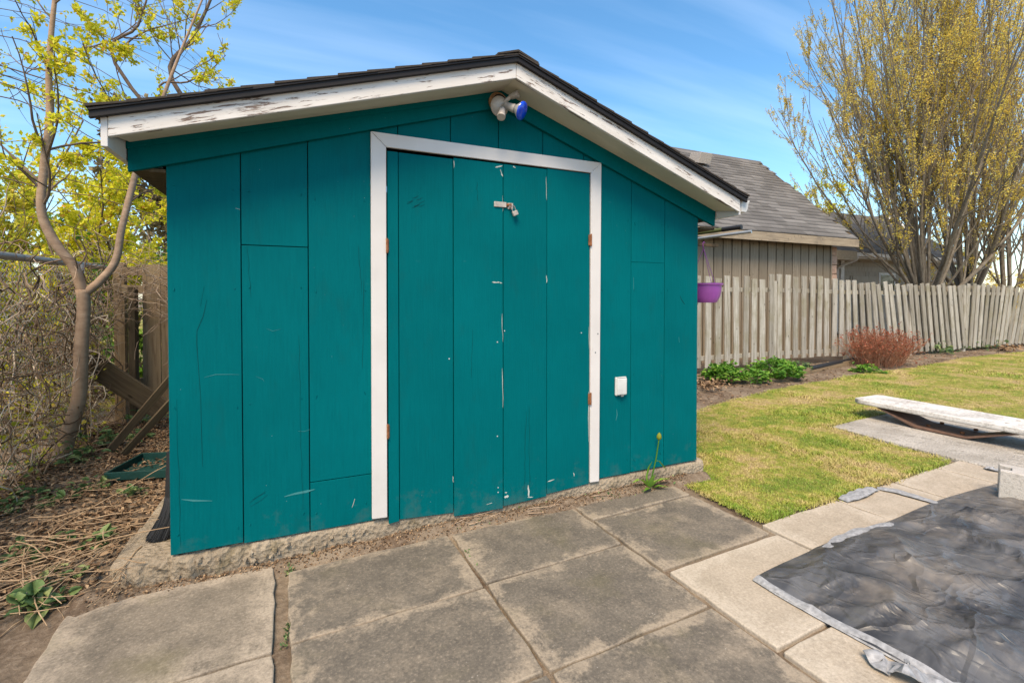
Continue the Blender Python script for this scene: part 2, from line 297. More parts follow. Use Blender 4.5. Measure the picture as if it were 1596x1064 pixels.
# ------------------------------------------------------------------ helpers: geometry
class MB:
    def __init__(s): s.v = []; s.f = []
    def poly_extrude(s, pts, axis, a, b):
        """closed outline pts (2D) extruded along axis from a to b"""
        n = len(pts); o = len(s.v)
        def P(p, t):
            return (t, p[0], p[1]) if axis == 0 else (p[0], t, p[1]) if axis == 1 else (p[0], p[1], t)
        s.v += [P(p, a) for p in pts] + [P(p, b) for p in pts]
        s.f.append(tuple(o + i for i in range(n))); s.f.append(tuple(o + n + i for i in reversed(range(n))))
        for i in range(n): j = (i + 1) % n; s.f.append((o + j, o + i, o + n + i, o + n + j))
        return s
    def box(s, x0, x1, y0, y1, z0, z1): return s.poly_extrude([(x0, z0), (x1, z0), (x1, z1), (x0, z1)], 1, y0, y1)
    def obox(s, c, X, Y, Z):
        o = len(s.v); c = Vector(c); X, Y, Z = Vector(X), Vector(Y), Vector(Z)
        for i in (-1, 1):
            for j in (-1, 1):
                for k in (-1, 1): s.v.append(tuple(c + X * i + Y * j + Z * k))
        s.f += [tuple(o + q for q in t) for t in ((0, 1, 3, 2), (4, 6, 7, 5), (0, 4, 5, 1), (2, 3, 7, 6), (0, 2, 6, 4), (1, 5, 7, 3))]
        return s
    def tube(s, path, r, n=10, cap=True):
        path = [Vector(p) for p in path]; k = len(path)
        rr = r if isinstance(r, (list, tuple)) else [r] * k; o = len(s.v); ref = None
        for i, p in enumerate(path):
            t = (path[min(i + 1, k - 1)] - path[max(i - 1, 0)]).normalized()
            if ref is None: ref = t.orthogonal().normalized()
            ref = (ref - t * ref.dot(t)); ref = ref.normalized() if ref.length > 1e-6 else t.orthogonal().normalized()
            b = t.cross(ref)
            for j in range(n):
                a = 2 * math.pi * j / n; s.v.append(tuple(p + (ref * math.cos(a) + b * math.sin(a)) * rr[i]))
        for i in range(k - 1):
            for j in range(n):
                q = (j + 1) % n; s.f.append((o + i * n + j, o + i * n + q, o + (i + 1) * n + q, o + (i + 1) * n + j))
        if cap: s.f.append(tuple(o + j for j in reversed(range(n)))); s.f.append(tuple(o + (k - 1) * n + j for j in range(n)))
        return s
    def lathe(s, prof, c=(0, 0, 0), axis=(0, 0, 1), n=24, caps=True):
        """prof: (distance along axis, radius)"""
        ax = Vector(axis).normalized(); return s.tube([Vector(c) + ax * (p[0] + 1e-5 * i) for i, p in enumerate(prof)], [max(p[1], 1e-4) for p in prof], n, caps)
    def build(s, name, mat, parent=None, bevel=0, smooth=False, seg=2):
        me = bpy.data.meshes.new(name); me.from_pydata(s.v, [], s.f); me.validate(); return finish(name, me, mat, parent, bevel, smooth, seg)
def finish(name, me, mat, parent=None, bevel=0, smooth=False, seg=2):
    if mat: me.materials.append(M[mat])
    o = bpy.data.objects.new(name, me); COL.objects.link(o)
    if parent: o.parent = parent
    if smooth is True: me.polygons.foreach_set('use_smooth', [True] * len(me.polygons))
    elif smooth: me.polygons.foreach_set('use_smooth', [True] * len(me.polygons)); me.set_sharp_from_angle(angle=R(smooth))
    if bevel:
        b = o.modifiers.new('bevel', 'BEVEL'); b.width = bevel; b.segments = seg; b.limit_method = 'ANGLE'; b.angle_limit = R(35)
    return o
def raw(name, V, F, mat, parent=None, rnd=None, smooth=False):
    """mesh from numpy arrays: V (n,3), F (m,3 or 4)"""
    me = bpy.data.meshes.new(name); V = np.asarray(V, np.float32); F = np.asarray(F, np.int32); m, k = F.shape
    me.vertices.add(len(V)); me.vertices.foreach_set('co', V.ravel())
    me.loops.add(m * k); me.loops.foreach_set('vertex_index', F.ravel())
    me.polygons.add(m); me.polygons.foreach_set('loop_start', np.arange(0, m * k, k, dtype=np.int32)); me.polygons.foreach_set('loop_total', np.full(m, k, np.int32))
    me.update(calc_edges=True)
    if rnd is not None:
        a = me.attributes.new('rnd', 'FLOAT', 'POINT'); a.data.foreach_set('value', np.asarray(rnd, np.float32))
    return finish(name, me, mat, parent, 0, smooth)
def thing(name, label, cat, group=None, loc=(0, 0, 0), rz=0):
    o = bpy.data.objects.new(name, None); COL.objects.link(o); o.location = loc; o.rotation_euler = (0, 0, rz); return tag(o, label, cat, group)
def tag(o, label=None, cat=None, group=None, kind=None):
    if label: o['label'] = label
    if cat: o['category'] = cat
    if group: o['group'] = group
    if kind: o['kind'] = kind
    return o
def local_prism(name, pts, y0, y1, ang, mat, parent, bevel=0.003):
    """XZ outline extruded in y; the mesh is stored in a frame turned by ang about Y so the grain follows the board"""
    ca, sa = math.cos(ang), math.sin(ang); ox, oz = pts[0]
    loc = [((x - ox) * ca + (z - oz) * sa, -(x - ox) * sa + (z - oz) * ca) for x, z in pts]
    o = MB().poly_extrude(loc, 1, y0, y1).build(name, mat, parent, bevel); o.location = (ox, 0, oz); o.rotation_euler = (0, -ang, 0); return o
def vnoise(x, y, seed=0):
    x = np.asarray(x, float); y = np.asarray(y, float); xi = np.floor(x).astype(np.int64); yi = np.floor(y).astype(np.int64); fx = x - xi; fy = y - yi
    fx = fx * fx * (3 - 2 * fx); fy = fy * fy * (3 - 2 * fy)
    def h(a, b):
        n = (a * 374761393 + b * 668265263 + seed * 974634777) & 0x7fffffff; n = ((n ^ (n >> 13)) * 1274126177) & 0x7fffffff; return ((n ^ (n >> 16)) & 0xffff) / 65535.0
    return (h(xi, yi) * (1 - fx) + h(xi + 1, yi) * fx) * (1 - fy) + (h(xi, yi + 1) * (1 - fx) + h(xi + 1, yi + 1) * fx) * fy
def fbm(x, y, seed=0, o=4):
    s = 0; a = 0.5
    for i in range(o): s = s + a * vnoise(x * 2 ** i, y * 2 ** i, seed + i); a *= 0.5
    return s
def inside(px, py, poly):
    r = np.zeros(px.shape, bool); n = len(poly)
    for i in range(n):
        x0, y0 = poly[i]; x1, y1 = poly[(i + 1) % n]
        c = ((y0 > py) != (y1 > py)) & (px < (x1 - x0) * (py - y0) / (y1 - y0 + 1e-12) + x0); r ^= c
    return r
def unit(v): return v / (np.linalg.norm(v, axis=-1, keepdims=True) + 1e-9)
def tubes(P, Rd, n=4):
    """P (m,k,3), Rd (m,k) -> verts, quads"""
    m, k, _ = P.shape; T = np.empty_like(P); T[:, 1:-1] = P[:, 2:] - P[:, :-2]; T[:, 0] = P[:, 1] - P[:, 0]; T[:, -1] = P[:, -1] - P[:, -2]; T = unit(T)
    ref = np.where(np.abs(T[..., 2:3]) < 0.8, np.array([0, 0, 1.0]), np.array([1.0, 0, 0])); A = unit(np.cross(T, ref)); B = np.cross(T, A)
    an = np.arange(n) * 2 * np.pi / n
    V = P[:, :, None] + Rd[:, :, None, None] * (A[:, :, None] * np.cos(an)[None, None, :, None] + B[:, :, None] * np.sin(an)[None, None, :, None])
    idx = np.arange(m * k * n).reshape(m, k, n); a = idx[:, :-1]; b = idx[:, 1:]
    F = np.stack([a, np.roll(a, -1, 2), np.roll(b, -1, 2), b], -1).reshape(-1, 4); return V.reshape(-1, 3), F
def grow(start, d, length, k, up, wig):
    m = len(start); P = np.empty((m, k, 3)); P[:, 0] = start; d = unit(d); st = (np.asarray(length) / (k - 1))[:, None]
    for i in range(1, k):
        d = unit(d + np.array([0, 0, 1.0]) * up + rng.normal(0, wig, (m, 3))); P[:, i] = P[:, i - 1] + d * st
    return P
def sample(P, t):
    """points and tangents at parameter t (m,) in 0..1 of paths P (m,k,3)"""
    k = P.shape[1]; u = np.clip(t * (k - 1), 0, k - 1.001); i = u.astype(int); f = (u - i)[:, None]; r = np.arange(len(P)); a = P[r, i]; b = P[r, i + 1]
    return a * (1 - f) + b * f, unit(b - a)
def spawn(P, Rd, n, t0, t1, ang, lenf, k, up, wig, rf=0.6, rmin=0.002):
    """n children on random parents; returns paths, radii"""
    L = np.linalg.norm(np.diff(P, axis=1), axis=2).sum(1); pick = rng.choice(len(P), n, p=L / L.sum()); t = rng.uniform(t0, t1, n)
    q, T = sample(P[pick], t); perp = unit(np.cross(T, rng.normal(0, 1, (n, 3)))); a = np.radians(rng.normal(ang, ang * 0.25, n))[:, None]
    d = T * np.cos(a) + perp * np.sin(a); ln = L[pick] * (1 - t * 0.55) * lenf * rng.uniform(0.6, 1.25, n)
    C = grow(q, d, ln, k, up, wig); kk = Rd.shape[1]; r0 = Rd[pick, np.clip((t * (kk - 1)).astype(int), 0, kk - 1)] * rf
    r = np.maximum(r0[:, None] * np.linspace(1, 0.25, k)[None], rmin); return C, r
def leaves(name, C, size, mat, parent=None, droop=0.0, aspect=0.55, flat=0.0, D=None, fold=0.25, broad=False):
    """kite-shaped folded leaves at points C"""
    n = len(C); d = rng.normal(0, 1, (n, 3)); d[:, 2] = d[:, 2] * (1 - flat) - droop
    if D is not None: d = d * 0.6 + D
    d = unit(d); nr = rng.normal(0, 1, (n, 3)); nr[:, 2] += flat * 4; sd = unit(np.cross(d, nr)); nn = np.cross(sd, d)
    s = (size if np.ndim(size) else np.full(n, size)) * rng.uniform(0.6, 1.35, n); s = s[:, None]
    sh = s * aspect * .5; up_ = nn * s * fold * .5
    if not broad:
        tip = C + d * s; mid = C + d * s * 0.45; V = np.stack([C, mid + sd * sh + up_, tip, mid - sd * sh + up_], 1).reshape(-1, 3); i = np.arange(n)[:, None] * 4
        F = np.concatenate([i + np.array([[0, 1, 2]]), i + np.array([[0, 2, 3]])]); return raw(name, V, F, mat, parent, np.repeat(rng.uniform(0, 1, n), 4))
    m = C + d * s * .5; tip = C + d * s - nn * s * .12
    V = np.stack([C, m, tip] + [C + d * s * f + g * (sd * sh * w_) + up_ * w_ for g in (1, -1) for f, w_ in ((.10, .55), (.30, 1.0), (.62, .82), (.85, .36))], 1).reshape(-1, 3); i = np.arange(n)[:, None] * 11; T = []
    for o_ in (3, 7): T += [(0, o_, 1), (o_, o_ + 1, 1), (o_ + 1, o_ + 2, 1), (o_ + 2, o_ + 3, 1), (o_ + 3, 2, 1)]
    return raw(name, V, np.concatenate([i + np.array([t]) for t in T]), mat, parent, np.repeat(rng.uniform(0, 1, n), 11))
def merge(parts):
    Vs = []; Fs = []; o = 0
    for V, F in parts: Vs.append(V); Fs.append(F + o); o += len(V)
    return np.concatenate(Vs), np.concatenate(Fs)

# ================================================================== THE SETTING
SR = R(2.8)                                   # the paving grid is turned a little against the shed
def soil_z(x, y):
    n = fbm(x * 5, y * 5, 3); f = fbm(x * 28, y * 28, 9, 3)
    z = -0.022 + 0.012 * (f - 0.45) + 0.01 * (n - 0.5)
    front = np.exp(-((y + 0.035) / 0.06) ** 2) * ((x > -0.35) & (x < 3.5))           # crumbs swept up along the shed footing
    z = z + front * (0.024 + 0.034 * np.clip((x - .3) / 1.2, 0, 1) + 0.03 * (n - 0.45))
    left = np.clip((0.05 - x - 0.35 * np.clip(0.35 - y, 0, 1) / 0.35) / 0.4, 0, 1) * np.clip((y + 0.25) / 0.5, 0, 1)
    z = z + left * (0.045 + 0.05 * (n - 0.3)) * (y < 3.6) + 0.03 * np.exp(-(((x + .32) / .12) ** 2 + ((y - .05) / .25) ** 2))
    bed = np.clip((y - (2.1 + 0.06 * x)) / 0.5, 0, 1) * (x > 3.3) * (y < 3.9)
    return z + bed * (0.03 + 0.05 * (n - 0.45))
def axis_grid(lo, hi, a, b, fine, grow_=1.35):
    c = list(np.arange(a, b + 1e-6, fine)); s = fine; x = b
    while x < hi: s *= grow_; x += s; c.append(min(x, hi))
    s = fine; x = a
    while x > lo: s *= grow_; x -= s; c.insert(0, max(x, lo))
    return np.array(sorted(set(c)))
gx = axis_grid(-400, 600, -1.7, 3.7, 0.018); gy = axis_grid(-60, 900, -0.9, 2.2, 0.018)
X, Y = np.meshgrid(gx, gy); Z = soil_z(X, Y)
def grid_faces(ny, nx):
    i = np.arange(ny * nx).reshape(ny, nx); return np.stack([i[:-1, :-1], i[:-1, 1:], i[1:, 1:], i[1:, :-1]], -1).reshape(-1, 4)
ground = raw('ground', np.stack([X, Y, Z], -1).reshape(-1, 3), grid_faces(len(gy), len(gx)), 'soil', smooth=True)
tag(ground, 'brown bare soil ground under the whole yard', 'ground', kind='structure')

# lawn ------------------------------------------------------------
LAWN = [(3.24, 0.03), (3.20, -0.30), (3.24, -0.745), (4.0, -0.715), (4.74, -0.68), (5.40, -0.645), (5.66, -0.63), (5.74, -0.50), (5.83, 0.46), (7.72, 0.60), (7.80, -1.0),
        (24, -0.6), (24, 3.15), (17.7, 3.1), (14.9, 3.1), (12.4, 2.72), (11.3, 2.6), (10.2, 2.62), (8.6, 2.36), (7.2, 2.22), (5.8, 1.85), (5.0, 1.62), (4.2, 1.5), (3.6, 1.35), (3.50, 0.4)]
def lawn_z(x, y): return 0.004 + 0.022 * (fbm(x * 1.2, y * 1.2, 21, 3) - 0.45) + 0.012 * (fbm(x * 9, y * 9, 5, 2) - 0.37)
lx = np.arange(3.1, 24.01, 0.06); ly = np.arange(-1.1, 3.3, 0.06); X, Y = np.meshgrid(lx, ly)
wob = 0.05 * (fbm(X * 6, Y * 6, 31, 3) - 0.44)
keep = inside(X + wob, Y + wob, LAWN)
F = grid_faces(len(ly), len(lx)); k = keep.ravel(); F = F[k[F].all(1)]
Zl = lawn_z(X, Y)
lawn = raw('lawn', np.stack([X, Y, Zl], -1).reshape(-1, 3), F, 'lawn', smooth=True); tag(lawn, 'patchy green and straw coloured lawn beside the shed', 'lawn', kind='structure')
def blades(n, x0, x1, y0, y1, h0, h1, w):
    px = rng.uniform(x0, x1, n); py = rng.uniform(y0, y1, n)
    jx = px + 0.05 * (fbm(px * 6, py * 6, 31, 3) - 0.44) + rng.normal(0, 0.018, n)
    ok = inside(jx, py + rng.normal(0, 0.018, n), LAWN); ok &= fbm(px * 2.3, py * 2.3, 77, 3) + rng.uniform(0, .5, n) > 0.52
    px, py = px[ok], py[ok]; n = len(px); pz = lawn_z(px, py) - 0.004
    lush = np.clip((fbm(px * 1.7, py * 1.7, 14, 3) - 0.32) * 3, 0.35, 1.3)
    h = (h0 + (h1 - h0) * rng.uniform(0, 1, n) ** 2) * lush; a = rng.uniform(0, 2 * np.pi, n); le = rng.uniform(0.2, 2.0, n) * h; b = a + rng.normal(1.57, 0.4, n)
    base = np.stack([px, py, pz], 1); wv = np.stack([np.cos(a), np.sin(a), 0 * a], 1) * (w * rng.uniform(.7, 1.3, n))[:, None]
    ld = np.stack([np.cos(b), np.sin(b), 0 * b], 1) * le[:, None]; up = np.stack([0 * h, 0 * h, h], 1)
    V = np.stack([base - wv, base + wv, base + ld * .4 + up * .65 - wv * .6, base + ld * .4 + up * .65 + wv * .6, base + ld + up], 1).reshape(-1, 3); i = np.arange(n)[:, None] * 5
    return V, np.concatenate([i + np.array([[0, 1, 3]]), i + np.array([[0, 3, 2]]), i + np.array([[2, 3, 4]])]), np.repeat(rng.uniform(0, 1, n), 5)
gs = [blades(16000, 3.15, 5.75, -0.82, -0.60, .025, .075, .0022), blades(9000, 3.1, 3.4, -0.8, 0.1, .025, .07, .0022), blades(210000, 3.15, 6.2, -0.8, 2.2, .014, .052, .0021), blades(90000, 6.0, 11, -0.7, 2.9, .018, .05, .0032), blades(60000, 11, 23.9, -0.6, 3.2, .02, .045, .005)]
V = np.concatenate([g[0] for g in gs]); o = 0; Fs = []
for g in gs: Fs.append(g[1] + o); o += len(g[0])
tag(raw('grass', V, np.concatenate(Fs), 'blade', rnd=np.concatenate([g[2] for g in gs])), 'short green and straw coloured grass blades on the lawn', 'grass', kind='stuff')
# the neighbour's ground seen through the chain-link fence
nx_ = np.concatenate([np.linspace(-40, -2.2, 28), [-1.95, -1.62]]); ny_ = np.linspace(-4, 60, 40); X, Y = np.meshgrid(nx_, ny_)
tag(raw('neighbour_lawn', np.stack([X, Y, np.where(X > -1.8, -.06, 0.03 + 0.1 * fbm(X * .3, Y * .3, 2))], -1).reshape(-1, 3), grid_faces(40, 30), 'lawn', smooth=True), 'bright lawn beyond the chain-link fence', 'lawn', kind='structure')

# paving: every slab its own piece --------------------------------
pave = thing('pavement', 'concrete paving of dark and pale slabs', 'pavement'); pave['kind'] = 'structure'; del pave['category']
ca, sa = math.cos(SR), math.sin(SR)
def slab(name, x0, x1, y0, y1, mat, z=0.0, tilt=0.0, chip=0.012):
    """slab with slightly uneven outline, corners in world XY of the turned grid (origin 2.30,-0.90)"""
    cx, cy = (x0 + x1) / 2, (y0 + y1) / 2; pts = []
    cs = [(x0, y0), (x1, y0), (x1, y1), (x0, y1)]
    for i in range(4):
        a, b = cs[i], cs[(i + 1) % 4]
        for t in np.linspace(0, 1, 9)[:-1]:
            j = rng.normal(0, chip * 0.28); j = j if 0 < t else chip * 0.4
            x = a[0] + (b[0] - a[0]) * t; y = a[1] + (b[1] - a[1]) * t
            dx, dy = cx - x, cy - y; L_ = math.hypot(dx, dy); pts.append((x + dx / L_ * j - cx, y + dy / L_ * j - cy))
    o = MB().poly_extrude([(p[0], p[1]) for p in pts], 2, -0.06, 0.0).build(name, mat, pave, 0.006)
    o.location = (2.30 + (cx - 2.30) * ca - (cy + 0.90) * sa * 1, -0.90 + (cx - 2.30) * sa + (cy + 0.90) * ca, z); o.rotation_euler = (tilt, tilt * .6, SR); return o
g = 0.007
def sl_(x0, x1, y0, y1, mat, **k): return slab('paving_slab', x0 + g, x1 - g, y0 + g, y1 - g, mat, z=rng.uniform(-0.003, 0.003), tilt=rng.normal(0, 0.002), **k)
# dark slabs; grid coordinates share the origin (2.30,-0.90) of the corner where four slabs meet
for x0, x1, ys in ((2.30, 3.165, (-0.90, -0.29, -0.01)), (1.435, 2.295, (-2.42, -1.81, -1.205, -0.595, -0.055)), (0.56, 1.43, (-2.42, -1.81, -1.20, -0.62, -0.05)), (-0.32, 0.515, (-2.40, -1.85, -1.24, -0.635, 0.055))):
    for a, b in zip(ys[:-1], ys[1:]): sl_(x0, x1, a, b, 'dark_slab' if x0 > 0 else 'tan_slab', **({} if x0 > 0 else {'chip': 0.018}))
sl_(-1.25, -0.40, -1.30, -0.64, 'tan_slab', chip=0.05); sl_(-1.25, -0.40, -1.95, -1.32, 'tan_slab', chip=0.03)
# pale slabs: a column beside the dark ones and a row along the lawn
for a, b in ((-1.515, -0.915), (-2.13, -1.52), (-2.75, -2.135)): sl_(2.31, 3.185, a, b, 'pale_slab')
for x0, x1 in ((3.19, 3.99), (3.995, 4.72), (4.725, 5.385), (5.39, 6.05)): sl_(x0, x1, -1.42, -0.80 + (0.0 if x0 < 3.5 else 0.0), 'pale_slab')
# the diving board's concrete pad
pp = [(5.745, -1.08), (7.76, -1.02), (7.70, 0.58), (7.1, 0.565), (6.4, 0.53), (5.845, 0.47), (5.80, 0.0)]
pad = MB().poly_extrude(pp, 2, -0.08, 0.012).build('concrete_pad', 'pad', None, 0.008); tag(pad, 'rough grey concrete pad under the diving board', 'concrete pad', kind='structure')

# ================================================================== THE SHED
shed = thing('garden_shed', 'teal painted wooden garden shed with white trim and double doors', 'shed')
PX, WX, WY = 1.763, 3.43, 2.55                # peak x, width, depth
ltop = lambda x: 2.044 + 0.32 * x if x < 1.76 else 2.607 - 0.355 * (x - 1.76)      # under edge of the frieze
def gable(x0, x1, z0, extra=0.06):
    pts = [(x0, z0), (x1, z0), (x1, ltop(x1) + extra)]
    if x0 < 1.76 < x1: pts.append((1.76, ltop(1.76) + extra))
    return pts + [(x0, ltop(x0) + extra)]
gp = 0.0022
ZB = lambda x: 0.13 - 0.004 * x
boards = []
def wallboard(x0, x1, z0, z1=None, dy=0):
    pts = gable(x0 + gp, x1 - gp, z0) if z1 is None else [(x0 + gp, z0), (x1 - gp, z0), (x1 - gp, z1), (x0 + gp, z1)]
    ox, oz = pts[0]; o = MB().poly_extrude([(p[0] - ox, p[1] - oz) for p in pts], 1, dy, 0.024).build('wall_board', 'teal', shed, 0.0025); o.location = (ox, 0, oz); boards.append(o); return o
b0 = wallboard(0, .318, .128); b1 = wallboard(.318, .636, .122, 1.672); wallboard(.318, .636, 1.676, None, 0.0015); b2 = wallboard(.636, .975, .392); b2b = wallboard(.636, .975, .12, .388, 0.001)
for a, b in ((.975, 1.118), (1.118, 1.435), (1.435, 1.751), (1.751, 2.067), (2.067, 2.385), (2.385, 2.505)): wallboard(a, b, 2.31, None, 0.001)
b3 = wallboard(2.505, 2.790, .122); b4 = wallboard(2.790, 3.100, .126, 1.66, 0.0008); wallboard(2.790, 3.100, 1.6615, None, 0.0014); b5 = wallboard(3.100, 3.430, .128)
# side and back walls, board by board
for i in range(8):
    y0 = 0.026 + i * (WY - 0.026) / 8; y1 = y0 + (WY - 0.026) / 8 - 0.004
    for xx, zt in ((0.002, 2.10), (WX - 0.024, 2.06)):
        MB().box(xx, xx + 0.022, y0, y1, 0.13, zt).build('side_board', 'teal', shed)
for i in range(11):
    x0 = i * WX / 11; MB().poly_extrude(gable(x0, x0 + WX / 11 - 0.004, 0.13), 1, WY, WY + 0.022).build('back_board', 'teal', shed)
MB().box(0.06, WX - 0.06, 0.03, 0.04, 0.1, 2.0).build('inner_lining', 'dark_interior', shed)
# rough concrete footing, knobbly along its front edge and sticking out at the left corner
fx = np.arange(-0.27, 3.50, 0.012); prof = np.array([(-0.0, -0.05), (0.0, 0.02), (0.0, 0.05), (0.0, 0.085), (0.012, 0.112), (0.03, 0.119), (0.12, 0.122), (0.45, 0.122)])
nX = len(fx); kx = len(prof); V = np.zeros((kx, nX, 3))
for j, (py, pz) in enumerate(prof):
    rough = np.clip((1.05 - fx) / 0.9, 0.18, 1.0)
    e = (fbm(fx * 22, np.full(nX, pz * 30 + 3), 41, 4) - 0.45) * 0.06 * rough + (vnoise(fx * 45, np.full(nX, pz * 60), 5) - .5) * 0.026 * rough
    fy = np.where(fx < 0.0, 0.02, -0.014 + 0.0 * fx) + np.where(fx > 0, 0.012, 0)
    if j >= 5: e = e * 0.15
    zz = pz + (0.008 * (fbm(fx * 12, np.full(nX, py * 12), 8) - .45) if j >= 4 else 0)
    zz = np.where(fx < -0.02, np.minimum(zz, pz) - 0.01 * (j >= 4), zz)
    rr_ = np.clip((-.12 - fx) / .15, 0, 1); fy = fy + .10 * rr_ ** 2; zz = zz - np.where(fx < -.02, (.018 + .03 * rr_ ** 2) * (pz > .06), 0)
    V[j] = np.stack([fx, fy + py + e, np.broadcast_to(zz, fx.shape)], 1)
fo = raw('footing', V.reshape(-1, 3), grid_faces(kx, nX)[:, ::-1], 'foundation', shed)
MB().box(-0.25, 3.49, 0.44, WY + 0.05, -0.05, 0.085).build('floor_slab', 'foundation', shed, 0.01)
MB().poly_extrude([(0.12, -.05), (0.45, -.05), (0.45, .07), (0.14, .06)], 0, -0.280, -0.262).build('footing_end', 'foundation', shed, 0.004)
for (cx, cz) in [(x, z) for x in np.arange(0.03, 0.98, 0.042) for z in (0.03, 0.07)]:      # exposed aggregate in the broken front of the footing
    if random.random() < 0.45:
        mb = MB(); r = random.uniform(0.007, 0.017); c = Vector((cx + random.uniform(-.015, .015), -0.004, cz + random.uniform(-.012, .012)))
        mb.lathe([(-r, r * .25), (-r * .6, r * .75), (0, r), (r * .6, r * .8), (r, r * .2)], c, (random.uniform(-.4, .4), 1, random.uniform(-.4, .4)), 7)
        mb.v = [(a + random.uniform(-1, 1) * r * .34, b + random.uniform(-1, 1) * r * .34, d + random.uniform(-1, 1) * r * .34) for a, b, d in mb.v]; mb.build('stone', 'foundation', fo)
# frieze boards under the soffit
fa, fb = math.atan(0.318), -math.atan(0.355)
local_prism('frieze_board', [(-0.142, 1.995), (PX, 2.604), (PX, 2.705), (-0.142, 2.135)], -0.026, -0.002, fa, 'teal', shed)
local_prism('frieze_board', [(PX + 0.001, 2.604), (3.578, 1.965), (3.582, 2.085), (PX + 0.001, 2.705)], -0.026, -0.002, fb, 'teal', shed)
local_prism('frieze_lip', [(-0.145, 2.100), (PX, 2.668), (PX, 2.705), (-0.145, 2.137)], -0.034, -0.0265, fa, 'teal', shed)
# soffits
def quad_sheet(name, p, th, mat):
    mb = MB(); q = [Vector(a) for a in p]; mb.v = [tuple(a) for a in q] + [tuple(a + Vector((0, 0, th))) for a in q]
    mb.f = [(0, 1, 2, 3), (7, 6, 5, 4), (0, 4, 5, 1), (1, 5, 6, 2), (2, 6, 7, 3), (3, 7, 4, 0)]; return mb.build(name, mat, shed)
quad_sheet('soffit', [(-0.13, -0.226, 2.10), (PX, -0.226, 2.692), (PX, -0.002, 2.706), (-0.13, -0.002, 2.137)], 0.012, 'soffit_paint')
quad_sheet('soffit', [(PX, -0.226, 2.692), (3.575, -0.226, 2.05), (3.575, -0.002, 2.087), (PX, -0.002, 2.706)], 0.012, 'soffit_paint')
for x0, x1, z0, z1 in ((-0.16, 0.0, 2.10, 2.12), (WX, 3.60, 2.03, 2.05)):       # eave soffits running back
    MB().box(x0 + .02, x1, 0.0, WY + .2, z0 - .09, z0 - .075).build('eave_soffit', 'old_wood', shed)
# rake fascia and eave fascia
local_prism('fascia_board', [(-0.145, 2.088), (PX - .0008, 2.689), (PX - .0008, 2.782), (-0.145, 2.182)], -0.25, -0.226, math.atan(0.315), 'peel', shed)
local_prism('fascia_board', [(PX + .0008, 2.689), (3.588, 2.038), (3.588, 2.131), (PX + .0008, 2.782)], -0.25, -0.226, -math.atan(0.357), 'peel', shed)
eo = MB().box(-0.172, -0.147, -0.246, WY + .25, 2.045, 2.172).build('eave_fascia', 'white', shed, 0.003)
eo = MB().box(3.590, 3.612, -0.236, WY + .25, 2.02, 2.125).build('eave_fascia', 'white', shed, 0.003)
gut = [(3.614, 2.045), (3.665, 2.045), (3.682, 2.07), (3.69, 2.115), (3.706, 2.128), (3.706, 2.136), (3.698, 2.136), (3.682, 2.12), (3.674, 2.074), (3.661, 2.053), (3.622, 2.053), (3.622, 2.13), (3.614, 2.13)]
gu = MB().poly_extrude(gut, 1, -0.235, WY + .25).build('gutter', 'white_plastic', shed)
MB().poly_extrude([(3.616, 2.047), (3.664, 2.047), (3.68, 2.07), (3.688, 2.115), (3.702, 2.13), (3.616, 2.13)], 1, -0.240, -0.2355).build('end_cap', 'white_plastic', gu)
# roof: deck, drip edge, shingle courses
roof = MB().poly_extrude([(-0.195, 2.168), (PX, 2.786), (3.632, 2.126), (3.632, 2.140), (PX, 2.800), (-0.195, 2.182)], 1, -0.262, WY + .28).build('roof', 'old_wood', shed)
local_prism('drip_edge', [(-0.203, 2.152), (PX, 2.776), (PX, 2.812), (-0.203, 2.188)], -0.272, -0.2505, math.atan(.3174), 'black_metal', roof, 0.002)
local_prism('drip_edge', [(PX, 2.776), (3.64, 2.112), (3.64, 2.148), (PX, 2.812)], -0.272, -0.2505, -math.atan(.3537), 'black_metal', roof, 0.002)
local_prism('drip_lip', [(-0.203, 2.180), (PX, 2.804), (PX, 2.814), (-0.203, 2.190)], -0.279, -0.2722, math.atan(.3174), 'black_metal', roof, 0.001)
local_prism('drip_lip', [(PX, 2.804), (3.64, 2.140), (3.64, 2.150), (PX, 2.814)], -0.279, -0.2722, -math.atan(.3537), 'black_metal', roof, 0.001)
for side, xe, ze in ((1, -0.212, 2.183), (-1, 3.65, 2.143)):
    dx, dz = PX - xe, 2.813 - ze; n_ = 14
    for i in range(n_):
        t0, t1 = i / n_, min(1, (i + 1.35) / n_); j = random.uniform(-.004, .004); h = 0.011 if i == 0 else 0.006
        a = (xe + dx * t0, ze + dz * t0 + h); b = (xe + dx * t1, ze + dz * t1 + 0.002)
        MB().poly_extrude([a, b, (b[0], b[1] + .006), (a[0], a[1] + .012)], 1, -0.281 + j, WY + .29).build('shingle_course', 'dark_shingle', roof)
MB().poly_extrude([(PX - .13, 2.788), (PX, 2.829), (PX + .13, 2.784), (PX + .13, 2.794), (PX, 2.841), (PX - .13, 2.797)], 1, -0.283, WY + .29).build('ridge_cap', 'dark_shingle', roof)
# door casing with mitred corners
Zt, Zi = 2.342, 2.263
MB().poly_extrude([(.962, .135), (1.047, .130), (1.049, Zi), (.964, Zt)], 1, -0.020, -0.0005).build('door_casing', 'white', shed, 0.003)
MB().poly_extrude([(2.431, .113), (2.505, .111), (2.517, Zt), (2.432, Zi)], 1, -0.020, -0.0005).build('door_casing', 'white', shed, 0.003)
o = MB().poly_extrude([(0, 0), (1.381, 0), (1.466, .0785), (-.085, .0785)], 1, -0.020, -0.0005); o = o.build('door_casing', 'white', shed, 0.003); o.location = (1.0505, 0, Zi + .0005)
MB().box(1.0495, 1.054, 0.004, 0.03, .13, Zi).build('door_jamb', 'old_wood', shed)
